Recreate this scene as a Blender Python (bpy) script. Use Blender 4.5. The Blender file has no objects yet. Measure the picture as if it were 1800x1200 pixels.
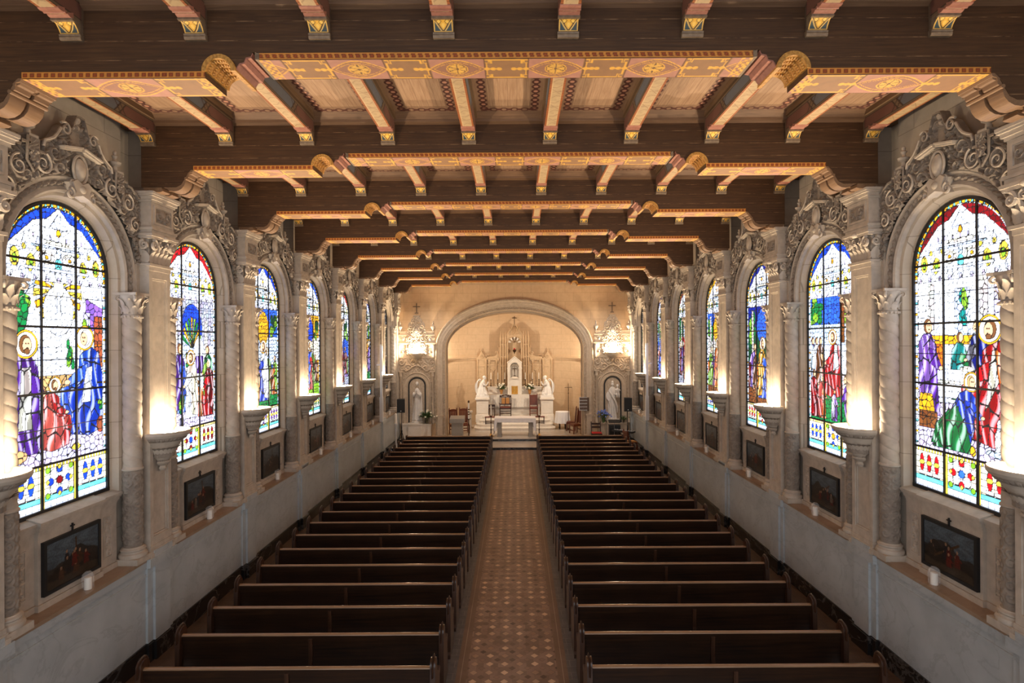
import bpy, math, random
import numpy as np
from mathutils import Vector
PI = math.pi
C = bpy.context.scene.collection
SC = bpy.context.scene
random.seed(7); RNG = np.random.default_rng(7)

# ---------------------------------------------------------------- camera
cam_d = bpy.data.cameras.new('camera'); cam = bpy.data.objects.new('camera', cam_d); C.objects.link(cam)
cam_d.sensor_width = 36; cam_d.lens = 20.4; cam_d.shift_x = -0.00383; cam_d.shift_y = 0.0001
cam_d.clip_start = .05; cam_d.clip_end = 200
cam.location = (0.085, 0, 5.05); cam.rotation_euler = (PI/2, .0055, 0)
SC.camera = cam

# ---------------------------------------------------------------- world, exposure
w = bpy.data.worlds.new('world'); SC.world = w; w.use_nodes = True
w.node_tree.nodes['Background'].inputs[0].default_value = (.72, .74, .78, 1)
w.node_tree.nodes['Background'].inputs[1].default_value = WORLD_STRENGTH = 1.1
SC.view_settings.view_transform = 'Standard'; SC.view_settings.look = 'None'
SC.view_settings.gamma = 1; SC.view_settings.use_curve_mapping = False
SC.view_settings.exposure = 1.15
SC.cycles.max_bounces = 6; SC.cycles.diffuse_bounces = 4; SC.cycles.glossy_bounces = 2
SC.cycles.transmission_bounces = 3; SC.cycles.caustics_reflective = False; SC.cycles.caustics_refractive = False
SC.cycles.use_denoising = True; SC.cycles.sample_clamp_indirect = 6
LAMP_W = 21.0          # each uplight bowl
CHANCEL_W = 240.0      # the two bowls on the chancel wall
SPOT_W = 360.0         # its narrow reflector, thrown up at the ceiling
ADDED_SPOT_W = 300.0        # two unseen lamps added behind a beam to brighten the altar wall
FLOOD_W = 250.0        # the pair behind the chancel arch
GLASS_E = 1.30          # daylight through the stained glass

# ---------------------------------------------------------------- main dimensions (metres; +Y runs to the altar)
YB = [7.92+3.2*i for i in range(7)]       # window bay centres
YP = [6.32+3.2*i for i in range(8)]       # pilaster centres
YBEAM = [6.013+3.2*i for i in range(8)]   # front faces of the ceiling beams
WX = 6.0; WALL_Y = 29.0; ZC = 8.66

# ---------------------------------------------------------------- materials
def srgb(*c):
    return tuple((x/12.92 if x <= .04045 else ((x+.055)/1.055)**2.4) for x in c)
def hx(s):
    return srgb(*[int(s[i:i+2], 16)/255 for i in (0, 2, 4)])
class NT:
    def __init__(s, name):
        s.m = bpy.data.materials.new(name); s.m.use_nodes = True; s.t = s.m.node_tree; s.b = s.t.nodes['Principled BSDF']
    def n(s, typ, **kw):
        x = s.t.nodes.new(typ)
        for k, v in kw.items(): setattr(x, k, v)
        return x
    def l(s, a, b): s.t.links.new(a, b)
    def sock(s, node, i, v):
        if isinstance(v, (int, float)): node.inputs[i].default_value = v
        elif isinstance(v, tuple): node.inputs[i].default_value = v if len(v) == len(node.inputs[i].default_value) else tuple(v)+(1,)
        else: s.l(v, node.inputs[i])
    def math(s, op, a, b=0.0, c=0.0):
        x = s.n('ShaderNodeMath', operation=op); s.sock(x, 0, a); s.sock(x, 1, b); s.sock(x, 2, c); return x.outputs[0]
    def mix(s, f, a, b, mode='MIX'):
        x = s.n('ShaderNodeMix', data_type='RGBA', blend_type=mode)
        s.sock(x, 0, f); s.sock(x, 6, a); s.sock(x, 7, b); return x.outputs[2]
    def coord(s, kind='Object'):
        return s.n('ShaderNodeTexCoord').outputs[kind]
    def mapping(s, v, scale=(1, 1, 1), rot=(0, 0, 0), loc=(0, 0, 0)):
        x = s.n('ShaderNodeMapping'); s.l(v, x.inputs[0]); x.inputs[1].default_value = loc
        x.inputs[2].default_value = rot; x.inputs[3].default_value = scale; return x.outputs[0]
    def noise(s, v, scale, detail=4, rough=.55, dist=0):
        x = s.n('ShaderNodeTexNoise'); s.l(v, x.inputs['Vector']); x.inputs['Scale'].default_value = scale
        x.inputs['Detail'].default_value = detail; x.inputs['Roughness'].default_value = rough; x.inputs['Distortion'].default_value = dist
        return x.outputs['Fac']
    def ramp(s, f, a, b):
        x = s.n('ShaderNodeMapRange'); s.l(f, x.inputs[0]); x.inputs[1].default_value = a; x.inputs[2].default_value = b; return x.outputs[0]
    def xyz(s, v):
        x = s.n('ShaderNodeSeparateXYZ'); s.l(v, x.inputs[0]); return x.outputs
    def comb(s, a, b, c):
        x = s.n('ShaderNodeCombineXYZ'); s.sock(x, 0, a); s.sock(x, 1, b); s.sock(x, 2, c); return x.outputs[0]
    def bump(s, h, strength, dist=.02):
        x = s.n('ShaderNodeBump'); x.inputs['Strength'].default_value = strength; x.inputs['Distance'].default_value = dist
        s.l(h, x.inputs['Height']); s.l(x.outputs[0], s.b.inputs['Normal'])
    def out(s, col=None, rough=.6, metal=0, spec=None):
        if col is not None: s.sock(s.b, 0, col)
        s.sock(s.b, 'Roughness', rough) if not isinstance(rough, (int, float)) else setattr(s.b.inputs['Roughness'], 'default_value', rough)
        s.b.inputs['Metallic'].default_value = metal
        if spec is not None: s.b.inputs['Specular IOR Level'].default_value = spec
        return s.m
def mk(name, c1, c2=None, scale=6, rough=.6, bump=0, bscale=30, metal=0, stretch=(1, 1, 1), spec=None, lo=.35, hi=.65):
    s = NT(name); v = s.coord()
    col = c1
    if c2 is not None:
        col = s.mix(s.ramp(s.noise(s.mapping(v, stretch), scale), lo, hi), c1, c2)
    if bump: s.bump(s.noise(s.mapping(v, stretch), bscale, 5), bump)
    return s.out(col, rough, metal, spec)
def mk_joint(name, c1, c2, cj, bw, bh, axes, rough=.7, mortar=.012, scale=5):
    """Cut stone in courses; axes picks the two coordinates that run along the face."""
    s = NT(name); v = s.coord(); x = s.xyz(v)
    b = s.n('ShaderNodeTexBrick'); s.l(s.comb(x[axes[0]], x[axes[1]], 0.0), b.inputs['Vector'])
    b.inputs['Scale'].default_value = 1; b.inputs['Mortar Size'].default_value = mortar/2; b.inputs['Brick Width'].default_value = bw
    b.inputs['Row Height'].default_value = bh; b.inputs['Mortar Smooth'].default_value = .3
    base = s.mix(s.ramp(s.noise(v, scale), .3, .7), c1, c2)
    s.bump(s.noise(v, 60, 4), .12, .01)
    return s.out(s.mix(b.outputs['Fac'], base, cj), rough)
def mk_wood(name, c1, c2, axis, rough=.5, seam=None, seamcol=None, scale=3, bump=.25, coat=0):
    """Streaky timber with the grain along axis; seam = (axis, spacing, offset) draws board joints."""
    s = NT(name); v = s.coord(); st = [14, 14, 14]; st[axis] = .6
    g = s.noise(s.mapping(v, tuple(st)), scale, 5, .65, .4)
    col = s.mix(s.ramp(g, .3, .72), c1, c2)
    col = s.mix(s.ramp(s.noise(v, 2.2, 3), .35, .7), col, s.mix(.45, col, c1))
    if seam:
        x = s.xyz(v); f = s.math('FRACT', s.math('DIVIDE', s.math('ADD', x[seam[0]], seam[2]+100*seam[1]), seam[1]))
        m = s.math('LESS_THAN', f, .035)
        col = s.mix(s.math('MULTIPLY', m, s.ramp(s.noise(v, 5, 3), .45, .62)), col, seamcol)
    s.bump(g, bump, .01)
    m = s.out(col, rough)
    if coat: s.b.inputs['Coat Weight'].default_value = coat; s.b.inputs['Coat Roughness'].default_value = .25
    return m
def mk_paint(name, rough=.6, grime=.35, gscale=9, emis=0, metal=0):
    """Uses the mesh's own painted colours (the artwork on the thing), lightly worn."""
    s = NT(name); a = s.n('ShaderNodeAttribute', attribute_name='Col'); v = s.coord()
    if emis:
        s.b.inputs['Base Color'].default_value = (.02, .02, .02, 1); s.b.inputs['Roughness'].default_value = .7; s.b.inputs['Specular IOR Level'].default_value = .1
        s.l(a.outputs['Color'], s.b.inputs['Emission Color']); s.b.inputs['Emission Strength'].default_value = emis
        return s.m
    f = s.math('MULTIPLY', s.ramp(s.noise(v, gscale, 5), .4, .75), grime)
    return s.out(s.mix(f, a.outputs['Color'], s.mix(.75, a.outputs['Color'], (.1, .06, .04))), rough, metal)
def emit(name, col, e):
    s = NT(name); s.b.inputs['Base Color'].default_value = (*col, 1); s.b.inputs['Emission Color'].default_value = (*col, 1)
    s.b.inputs['Emission Strength'].default_value = e; return s.m

STONE = (.52, .45, .37); STONE2 = (.42, .36, .295)
M = {}
M['stone'] = mk('carved_stone', STONE, STONE2, 7, .75, .10, 45)
M['trim'] = mk('cream_trim_stone', (.56, .46, .35), (.47, .38, .285), 7, .7, .2, 45)
M['trimcarve'] = mk('cream_carved_stone', (.52, .42, .32), (.40, .32, .235), 9, .75, .4, 30)
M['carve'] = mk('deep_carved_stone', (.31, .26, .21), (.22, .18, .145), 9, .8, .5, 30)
M['wall'] = mk_joint('wall_stone', (.56, .48, .385), (.47, .40, .315), (.30, .25, .19), 1.1, .55, (1, 2))
M['chancel'] = mk_joint('chancel_stone', (.64, .455, .275), (.57, .395, .235), (.42, .28, .16), .85, .44, (0, 2), mortar=.014)
M['apse'] = mk_joint('apse_stone', (.66, .48, .31), (.60, .43, .27), (.46, .33, .2), .9, .42, (0, 2), mortar=.012)
def marble(name, c1, c2, cv, rough):
    s = NT(name); v = s.coord()
    d = s.noise(s.mapping(v, (1, 1, 1.6), (.5, .3, 0)), 1.1, 6, .6, 1.2)
    vein = s.math('SUBTRACT', 1.0, s.ramp(s.math('ABSOLUTE', s.math('SUBTRACT', d, .5)), 0, .03))
    col = s.mix(s.ramp(s.noise(v, 2.5), .3, .7), c1, c2)
    return s.out(s.mix(s.math('MULTIPLY', vein, .35), col, cv), rough)
M['marble'] = marble('grey_white_marble', (.46, .49, .50), (.38, .41, .42), (.25, .26, .265), .35)
M['ledge'] = marble('tan_marble', (.36, .25, .17), (.29, .2, .13), (.2, .13, .08), .3)
M['black'] = marble('black_marble', (.012, .011, .011), (.018, .016, .015), (.22, .21, .2), .22)
M['white'] = marble('white_marble', (.80, .74, .66), (.74, .67, .58), (.6, .53, .45), .4)
M['statue'] = mk('statue_marble', (.78, .75, .71), (.70, .67, .64), 5, .5, .05, 40)
M['granite'] = mk('grey_granite', (.36, .33, .29), (.24, .22, .19), 90, .5)
M['reredos'] = mk('reredos_stone', (.60, .43, .27), (.52, .37, .22), 8, .7, .15, 40)
M['beam'] = mk_wood('dark_beam_wood', (.036, .015, .005), (.10, .046, .016), 0, .55, (2, .2, .02), (.26, .15, .075))
M['joist'] = mk_wood('joist_wood', (.10, .055, .026), (.18, .105, .052), 1, .6)
M['cove'] = mk_wood('coving_wood', (.11, .055, .025), (.20, .11, .055), 0, .6)
M['bracket'] = mk_wood('bracket_wood', (.17, .095, .05), (.27, .16, .085), 1, .5)
M['pew'] = mk_wood('pew_wood', (.007, .0028, .0013), (.045, .018, .0065), 0, .38, scale=2, bump=.1)
M['pewend'] = mk_wood('pew_end_wood', (.026, .011, .006), (.085, .038, .019), 2, .32, scale=2, bump=.1)
M['rail'] = mk_wood('highlit_rail_wood', (.20, .115, .062), (.36, .22, .125), 0, .2, scale=2, bump=.05)  # wood colour lightened to paint in the highlight along the rails
M['redwood'] = mk_wood('red_brown_wood', (.10, .022, .008), (.19, .048, .016), 2, .35, bump=.1)
M['darkwood'] = mk_wood('dark_carved_wood', (.03, .012, .007), (.07, .03, .015), 2, .35, bump=.1)
M['leather'] = mk('red_leather', (.17, .035, .02), (.12, .025, .015), 20, .4)
M['seatred'] = mk('red_seat_cushion', (.45, .02, .015), None, rough=.7)
M['tan'] = mk('tan_upholstery', (.50, .24, .07), (.42, .19, .05), 30, .6)
M['iron'] = mk('black_iron', (.008, .008, .009), None, rough=.5)
M['plastic'] = mk('black_plastic', (.010, .010, .011), (.016, .016, .017), 200, .5)
M['whitemetal'] = mk('white_painted_metal', (.72, .74, .76), None, rough=.35)
M['greymetal'] = mk('grey_metal', (.3, .3, .3), None, rough=.35, metal=.8)
M['bronze'] = mk('bronze', (.10, .055, .025), (.06, .035, .018), 12, .4, metal=.7)
M['gold'] = mk('gold_metal', (.72, .42, .10), (.60, .33, .07), 25, .35, metal=.6)
M['wax'] = mk('white_wax', (.86, .82, .74), None, rough=.5)
M['cloth'] = mk('white_cloth', (.82, .80, .80), None, rough=.85)
M['lace'] = mk('lace_cloth', (.82, .77, .70), (.62, .56, .49), 55, .85, lo=.45, hi=.55)
M['leaf'] = mk('green_leaves', (.035, .075, .02), (.07, .13, .03), 30, .6)
M['bloom'] = mk('white_petals', (.85, .82, .74), (.75, .68, .5), 30, .6)
M['bluebloom'] = mk('blue_petals', (.05, .12, .55), (.25, .35, .8), 30, .6)
M['pot'] = mk('dark_vase', (.06, .05, .03), (.12, .1, .05), 10, .4)
M['goldpaint'] = mk('gold_paint', (.55, .29, .065), (.36, .17, .035), 40, .5, .3, 30, lo=.4, hi=.6)
M['pink'] = mk('faded_pink_paint', (.36, .15, .10), (.27, .11, .075), 20, .6)
M['greybase'] = mk('grey_brown_paint', (.21, .15, .095), (.14, .095, .06), 25, .6)
M['paint'] = mk_paint('painted_ornament')
M['picture'] = mk_paint('oil_painting', .35, .15)
M['stained'] = mk_paint('stained_glass', emis=GLASS_E)
M['bulb'] = emit('lamp_glow', (1, .86, .66), 14)
def jar_mat():
    s = NT('clear_glass'); s.b.inputs['Roughness'].default_value = .08; s.b.inputs['Base Color'].default_value = (.9, .93, .96, 1)
    tr = s.n('ShaderNodeBsdfTransparent'); mx = s.n('ShaderNodeMixShader'); fr = s.n('ShaderNodeLayerWeight'); fr.inputs[0].default_value = .25
    s.l(s.math('ADD', s.math('MULTIPLY', fr.outputs['Facing'], .45), .08), mx.inputs[0]); s.l(tr.outputs[0], mx.inputs[1]); s.l(s.b.outputs[0], mx.inputs[2])
    s.l(mx.outputs[0], s.t.nodes['Material Output'].inputs[0]); return s.m
M['jar'] = jar_mat()
def floor_tile():
    """Octagon-and-diamond clay tiles: pale diamonds in a mosaic of brown pieces."""
    s = NT('clay_tile_floor'); v = s.coord(); x = s.xyz(v); P = .236
    def lat(off):
        a = s.math('ADD', s.math('DIVIDE', x[0], P), 50+off); b = s.math('ADD', s.math('DIVIDE', x[1], P), 50+off)
        da = s.math('ABSOLUTE', s.math('SUBTRACT', s.math('FRACT', a), .5)); db = s.math('ABSOLUTE', s.math('SUBTRACT', s.math('FRACT', b), .5))
        wn = s.n('ShaderNodeTexWhiteNoise', noise_dimensions='2D'); s.l(s.comb(s.math('FLOOR', a), s.math('FLOOR', b), 0.0), wn.inputs['Vector'])
        return s.math('ADD', da, db), wn.outputs['Value'], da, db
    d1, r1, a1, b1 = lat(0.0); d2, r2, a2, b2 = lat(.5)
    wn = s.n('ShaderNodeTexWhiteNoise', noise_dimensions='2D')
    s.l(s.comb(s.math('FLOOR', s.math('MULTIPLY', x[0], 9.0)), s.math('FLOOR', s.math('MULTIPLY', x[1], 9.0)), 0.0), wn.inputs['Vector'])
    col = s.mix(wn.outputs['Value'], (.17, .115, .09), (.28, .195, .155))
    dk = s.mix(r2, (.065, .042, .035), (.27, .175, .135)); col = s.mix(s.math('LESS_THAN', d2, .22), col, dk)
    lt = s.mix(s.math('POWER', r1, 1.1), (.27, .17, .12), (.70, .50, .34)); col = s.mix(s.math('LESS_THAN', d1, .28), col, lt)
    j = s.math('MAXIMUM', s.math('LESS_THAN', s.math('ABSOLUTE', s.math('SUBTRACT', d1, .28)), .02), s.math('LESS_THAN', s.math('ABSOLUTE', s.math('SUBTRACT', d2, .22)), .02))
    col = s.mix(s.math('MULTIPLY', j, .6), col, (.06, .045, .038))
    e = s.math('ABSOLUTE', x[0]); brd = s.math('GREATER_THAN', e, .69)
    col = s.mix(brd, col, s.mix(s.noise(v, 8), (.13, .085, .06), (.2, .13, .095)))
    col = s.mix(s.math('LESS_THAN', s.math('ABSOLUTE', s.math('SUBTRACT', e, .775)), .006), col, (.3, .24, .19))
    col = s.mix(s.math('MULTIPLY', s.ramp(s.noise(v, 1.6, 4), .4, .7), .4), col, (.09, .055, .04))
    return s.out(col, .42)
M['tile'] = floor_tile()
M['slate'] = mk_joint('slate_floor', (.12, .12, .125), (.075, .075, .08), (.20, .19, .18), .3, .17, (0, 1), .4, .008)
M['underfloor'] = mk_joint('brown_floor', (.10, .06, .04), (.065, .04, .027), (.03, .02, .015), .3, .3, (0, 1), .45, .01)
M['sanct'] = marble('sanctuary_marble', (.56, .49, .41), (.48, .41, .33), (.36, .29, .23), .22)
M['sanct'].node_tree.nodes['Principled BSDF'].inputs['Roughness'].default_value = .2
def ceiling_mat():
    """Pale weathered boards with a painted chain of rings round the edge of every coffer."""
    s = NT('painted_board_ceiling'); v = s.coord(); x = s.xyz(v)
    g = s.noise(s.mapping(v, (12, .7, 1)), 3, 5, .65, .4)
    col = s.mix(s.ramp(g, .3, .7), (.26, .15, .085), (.40, .26, .16))
    bx = s.math('ABSOLUTE', s.math('SUBTRACT', s.math('FRACT', s.math('DIVIDE', s.math('ADD', x[0], .64+12.8), 1.28)), .5))   # 0 mid coffer, .5 at joist
    ex = s.math('MULTIPLY', s.math('SUBTRACT', .5, bx), 1.28)                                                                # distance from joist centre
    by = s.math('MULTIPLY', s.math('FRACT', s.math('DIVIDE', s.math('ADD', x[1], 32-6.013), 3.2)), 3.2)                       # from beam front
    ey = s.math('MINIMUM', s.math('SUBTRACT', 3.2, by), s.math('SUBTRACT', by, .45))
    seam = s.math('LESS_THAN', s.math('FRACT', s.math('DIVIDE', s.math('ADD', x[0], 20.0), .135)), .05)
    col = s.mix(s.math('MULTIPLY', seam, .5), col, (.13, .07, .04))
    edge = s.math('LESS_THAN', s.math('MINIMUM', ex, ey), .33)
    col = s.mix(s.math('MULTIPLY', edge, .55), col, (.15, .085, .05))
    def chain(e, along, pos, p):
        u = s.math('MULTIPLY', s.math('SUBTRACT', s.math('FRACT', s.math('DIVIDE', s.math('ADD', along, 40.0), p)), .5), p)
        d = s.math('SUBTRACT', e, pos); r = s.math('SQRT', s.math('ADD', s.math('MULTIPLY', u, u), s.math('MULTIPLY', d, d)))
        ring = s.math('LESS_THAN', s.math('ABSOLUTE', s.math('SUBTRACT', r, p*.33)), p*.10)
        bar = s.math('MULTIPLY', s.math('LESS_THAN', s.math('ABSOLUTE', d), p*.2), s.math('GREATER_THAN', s.math('ABSOLUTE', u), p*.4))
        return s.math('MAXIMUM', ring, bar), s.math('LESS_THAN', r, p*.2)
    c1, i1 = chain(ex, x[1], .25, .15); c2, i2 = chain(ey, x[0], .19, .16)
    in1 = s.math('GREATER_THAN', ey, .14); in2 = s.math('GREATER_THAN', ex, .2)
    col = s.mix(s.math('MULTIPLY', i1, in1), col, (.42, .2, .13))
    col = s.mix(s.math('MAXIMUM', s.math('MULTIPLY', c1, in1), s.math('MULTIPLY', c2, in2)), col, (.075, .022, .015))
    s.bump(g, .25, .01)
    return s.out(col, .6)
M['ceiling'] = ceiling_mat()

# ---------------------------------------------------------------- mesh building
class MB:
    def __init__(s): s.v = []; s.f = []; s.mi = []; s.k = 0; s.q = 0
    def add(s, vs, fs):
        o = len(s.v); s.v.extend([tuple(map(float, p)) for p in vs]); s.f.extend([tuple(i+o for i in f) for f in fs]); s.mi.extend([s.k]*len(fs)); return s
    def box(s, x0, x1, y0, y1, z0, z1):
        s.q = (s.q+1) % 9; e = s.q*.00012; x0 -= e; y0 -= e; z0 -= e; x1 += e; y1 += e; z1 += e      # no two faces share a plane
        return s.add([(x, y, z) for z in (z0, z1) for y in (y0, y1) for x in (x0, x1)],
                     [(0, 2, 3, 1), (4, 5, 7, 6), (0, 1, 5, 4), (2, 6, 7, 3), (0, 4, 6, 2), (1, 3, 7, 5)])
    def prism(s, pts, axis, a, b):
        """polygon pts in the two other axes (in order) pushed along axis from a to b"""
        n = len(pts); s.q = (s.q+1) % 9; a -= s.q*.00012; b += s.q*.00012
        def P(p, t): q = list(p); q.insert(axis, t); return q
        vs = [P(p, a) for p in pts]+[P(p, b) for p in pts]
        return s.add(vs, [tuple(range(n))[::-1], tuple(range(n, 2*n))]+[(i, (i+1) % n, n+(i+1) % n, n+i) for i in range(n)])
    def grid(s, P, cu=False, cv=False, flip=False):
        """P: array (nu,nv,3)"""
        nu, nv = P.shape[:2]; vs = P.reshape(-1, 3).tolist(); fs = []
        for i in range(nu if cu else nu-1):
            for j in range(nv if cv else nv-1):
                a, b, c, d = i*nv+j, ((i+1) % nu)*nv+j, ((i+1) % nu)*nv+(j+1) % nv, i*nv+(j+1) % nv
                fs.append((a, d, c, b) if flip else (a, b, c, d))
        return s.add(vs, fs)
    def lathe(s, prof, c=(0, 0, 0), seg=20, a0=0, a1=2*PI, rfun=None, cap=True, sx=1, sy=1):
        full = abs(a1-a0-2*PI) < 1e-6; n = seg if full else seg+1
        th = [a0+(a1-a0)*i/seg for i in range(n)]
        P = np.array([[[c[0]+sx*r*(rfun(t, z) if rfun else 1)*math.cos(t), c[1]+sy*r*(rfun(t, z) if rfun else 1)*math.sin(t), c[2]+z] for t in th] for r, z in prof])
        o = len(s.v); s.grid(P, False, full, flip=True)
        if cap:
            m = len(prof)
            if prof[0][0] > 1e-4: s.f.append(tuple(o+i for i in range(n))[::-1]); s.mi.append(s.k)
            if prof[-1][0] > 1e-4: s.f.append(tuple(o+(m-1)*n+i for i in range(n))); s.mi.append(s.k)
        return s
    def ell(s, c, r, seg=12, rings=8):
        pr = [(math.sin(PI*i/rings), -math.cos(PI*i/rings)) for i in range(rings+1)]
        P = np.array([[[c[0]+r[0]*a*math.cos(2*PI*j/seg), c[1]+r[1]*a*math.sin(2*PI*j/seg), c[2]+r[2]*b] for j in range(seg)] for a, b in pr])
        return s.grid(P, False, True, flip=True)
    def tube(s, pts, r, seg=8, closed=False, flat=None, cap=True):
        """round bar through pts; r a number or one per point"""
        P = [Vector(p) for p in pts]; n = len(P); rs = [r]*n if isinstance(r, (int, float)) else list(r); rows = []
        up = None
        for i in range(n):
            t = (P[(i+1) % n]-P[i-1]) if closed else (P[min(i+1, n-1)]-P[max(i-1, 0)])
            t.normalize()
            if up is None: up = Vector((0, 0, 1)) if abs(t.z) < .9 else Vector((1, 0, 0))
            a = t.cross(up)
            if a.length < 1e-5: a = t.cross(Vector((0, 1, 0)))
            a.normalize(); b = a.cross(t); b.normalize(); up = b
            rows.append([tuple(P[i]+a*(rs[i]*math.cos(2*PI*k/seg))+b*(rs[i]*math.sin(2*PI*k/seg)*(flat or 1))) for k in range(seg)])
        o = len(s.v); s.grid(np.array(rows), closed, True, flip=True)
        if not closed and cap:
            s.f.append(tuple(o+k for k in range(seg))); s.mi.append(s.k)
            s.f.append(tuple(o+(n-1)*seg+k for k in range(seg))[::-1]); s.mi.append(s.k)
        return s
    def spiral(s, c, r0, r1, turns, a0, sgn, tube_r, plane='yz', seg=6, n=26):
        pts = []; rr = []
        for i in range(n):
            t = i/(n-1); a = a0+sgn*2*PI*turns*t; r = r0+(r1-r0)*t**.8
            d = (r*math.cos(a), r*math.sin(a))
            pts.append((c[0], c[1]+d[0], c[2]+d[1]) if plane == 'yz' else ((c[0]+d[0], c[1], c[2]+d[1]) if plane == 'xz' else (c[0]+d[0], c[1]+d[1], c[2])))
            rr.append(tube_r*(1-.55*t))
        return s.tube(pts, rr, seg)
    def xform(s, fn, start=0):
        for i in range(start, len(s.v)): s.v[i] = tuple(fn(*s.v[i]))
        return s
    def mesh(s, name, mats, smooth=38):
        me = bpy.data.meshes.new(name); me.from_pydata(s.v, [], s.f)
        for m in (mats if isinstance(mats, (list, tuple)) else [mats]): me.materials.append(m)
        if s.k or any(s.mi): me.polygons.foreach_set('material_index', s.mi)
        me.update()
        if smooth:
            me.shade_smooth(); me.set_sharp_from_angle(angle=math.radians(smooth))
        return me
    def build(s, name, mats, parent=None, smooth=38):
        o = bpy.data.objects.new(name, s.mesh(name, mats, smooth)); C.objects.link(o)
        if parent: o.parent = parent
        return o
def painted(name, P, col, mat, parent=None, keep=None):
    """grid of points P (nu,nv,3) that carries its own artwork col (nu,nv,3)"""
    nu, nv = P.shape[:2]; idx = np.arange(nu*nv).reshape(nu, nv)
    q = np.stack([idx[:-1, :-1], idx[1:, :-1], idx[1:, 1:], idx[:-1, 1:]], -1).reshape(-1, 4)
    co = P.reshape(-1, 3).astype(np.float32); cc = col.reshape(-1, 3)
    if keep is not None:
        k = keep.reshape(-1); q = q[k[q].all(1)]
        used = np.unique(q); re = -np.ones(nu*nv, int); re[used] = np.arange(len(used)); q = re[q]; co = co[used]; cc = cc[used]
    me = bpy.data.meshes.new(name); me.vertices.add(len(co)); me.vertices.foreach_set('co', co.ravel())
    me.loops.add(q.size); me.loops.foreach_set('vertex_index', q.ravel().astype(np.int32))
    me.polygons.add(len(q)); me.polygons.foreach_set('loop_start', np.arange(0, q.size, 4, dtype=np.int32))
    me.update(calc_edges=True); me.validate()
    at = me.color_attributes.new('Col', 'FLOAT_COLOR', 'POINT')
    at.data.foreach_set('color', np.concatenate([cc, np.ones((len(cc), 1))], 1).astype(np.float32).ravel())
    me.materials.append(mat)
    o = bpy.data.objects.new(name, me); C.objects.link(o)
    if parent: o.parent = parent
    return o
def tag(o, label, cat, group=None, kind=None):
    o['label'] = label; o['category'] = cat
    if group: o['group'] = group
    if kind: o['kind'] = kind
    return o
def thing(name, label, cat, loc=(0, 0, 0), rotz=0, group=None, kind=None):
    o = bpy.data.objects.new(name, None); C.objects.link(o); o.empty_display_size = .1
    o.location = loc; o.rotation_euler = (0, 0, rotz); return tag(o, label, cat, group, kind)
def dup(root, label, loc=None, rotz=None, group=None):
    def cp(o, par):
        c = o.copy(); C.objects.link(c)
        if par: c.parent = par
        for ch in o.children: cp(ch, c)
        return c
    r = cp(root, None); r['label'] = label
    if loc is not None: r.location = loc
    if rotz is not None: r.rotation_euler = (0, 0, rotz)
    if group: r['group'] = group
    return r
SIDE = {-1: "praying woman's side", 1: "bearded man's side"}   # named by the statue at the altar end
ORD = ['first', 'second', 'third', 'fourth', 'fifth', 'sixth', 'seventh', 'eighth', 'ninth', 'tenth', 'eleventh', 'twelfth', 'thirteenth',
       'fourteenth', 'fifteenth', 'sixteenth', 'seventeenth', 'eighteenth', 'nineteenth', 'twentieth', 'twenty-first']
def wall_at(sd, y): return (sd*WX, y, 0), (0 if sd < 0 else PI)
def struct(o, label, cat): return tag(o, label, cat, None, 'structure')
def swirl(y, z, cs):
    """relief height of carved scrolls; cs = (centre y, centre z, radius, hand)"""
    h = np.zeros_like(y)
    for cy, cz, r, sg in cs:
        dy, dz = y-cy, z-cz; rho = np.sqrt(dy*dy+dz*dz); th = np.arctan2(dz, dy)*sg
        wv = .5+.5*np.cos(th-2*PI*2.1*np.sqrt(np.clip(rho/r, 0, 4)))
        h = np.maximum(h, np.where(rho < r, wv*np.clip((1-rho/r)*4, 0, 1), 0)); h = np.maximum(h, np.clip(1.2-rho/(r*.16), 0, 1))
    return h
def leafy(y, z, k=26):
    return np.abs(np.sin(k*y+2.5*np.sin(.7*k*z)))*np.abs(np.sin(.9*k*z+2*np.sin(.8*k*y)))
# ---------------------------------------------------------------- floor, steps
b = MB(); b.box(-6.6, 6.6, -1.5, 27.07, -.25, 0)
fl = struct(b.build('floor', M['underfloor'], None, 0), 'brown tiled nave floor under the pews', 'floor')
b = MB(); b.box(-.85, .85, -1.5, 27.06, 0, .006); b.build('aisle_tiles', M['tile'], fl, 0)
for sx in (-1, 1):
    b = MB(); x = sorted((sx*.83, sx*1.05)); b.box(x[0], x[1], -1.5, 27.06, 0, .004); b.build('slate_border', M['slate'], fl, 0)
t1 = thing('floor.001', 'pale marble step before the sanctuary with black riser', 'step', kind='structure')
b = MB(); b.box(-5.75, 5.75, 27.07, 28.72, 0, .12); b.build('tread', M['sanct'], t1)
b = MB(); b.box(-5.75, 5.75, 27.05, 27.10, 0, .1); b.build('riser', M['black'], t1)
t2 = thing('floor.002', 'pale marble sanctuary floor around the altar', 'floor', kind='structure')
b = MB(); b.box(-5.9, 5.9, 28.72, 35, 0, .25); b.build('sanctuary_slab', M['sanct'], t2)
b = MB(); b.box(-5.75, 5.75, 28.70, 28.76, .12, .225); b.build('riser', M['black'], t2)

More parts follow.
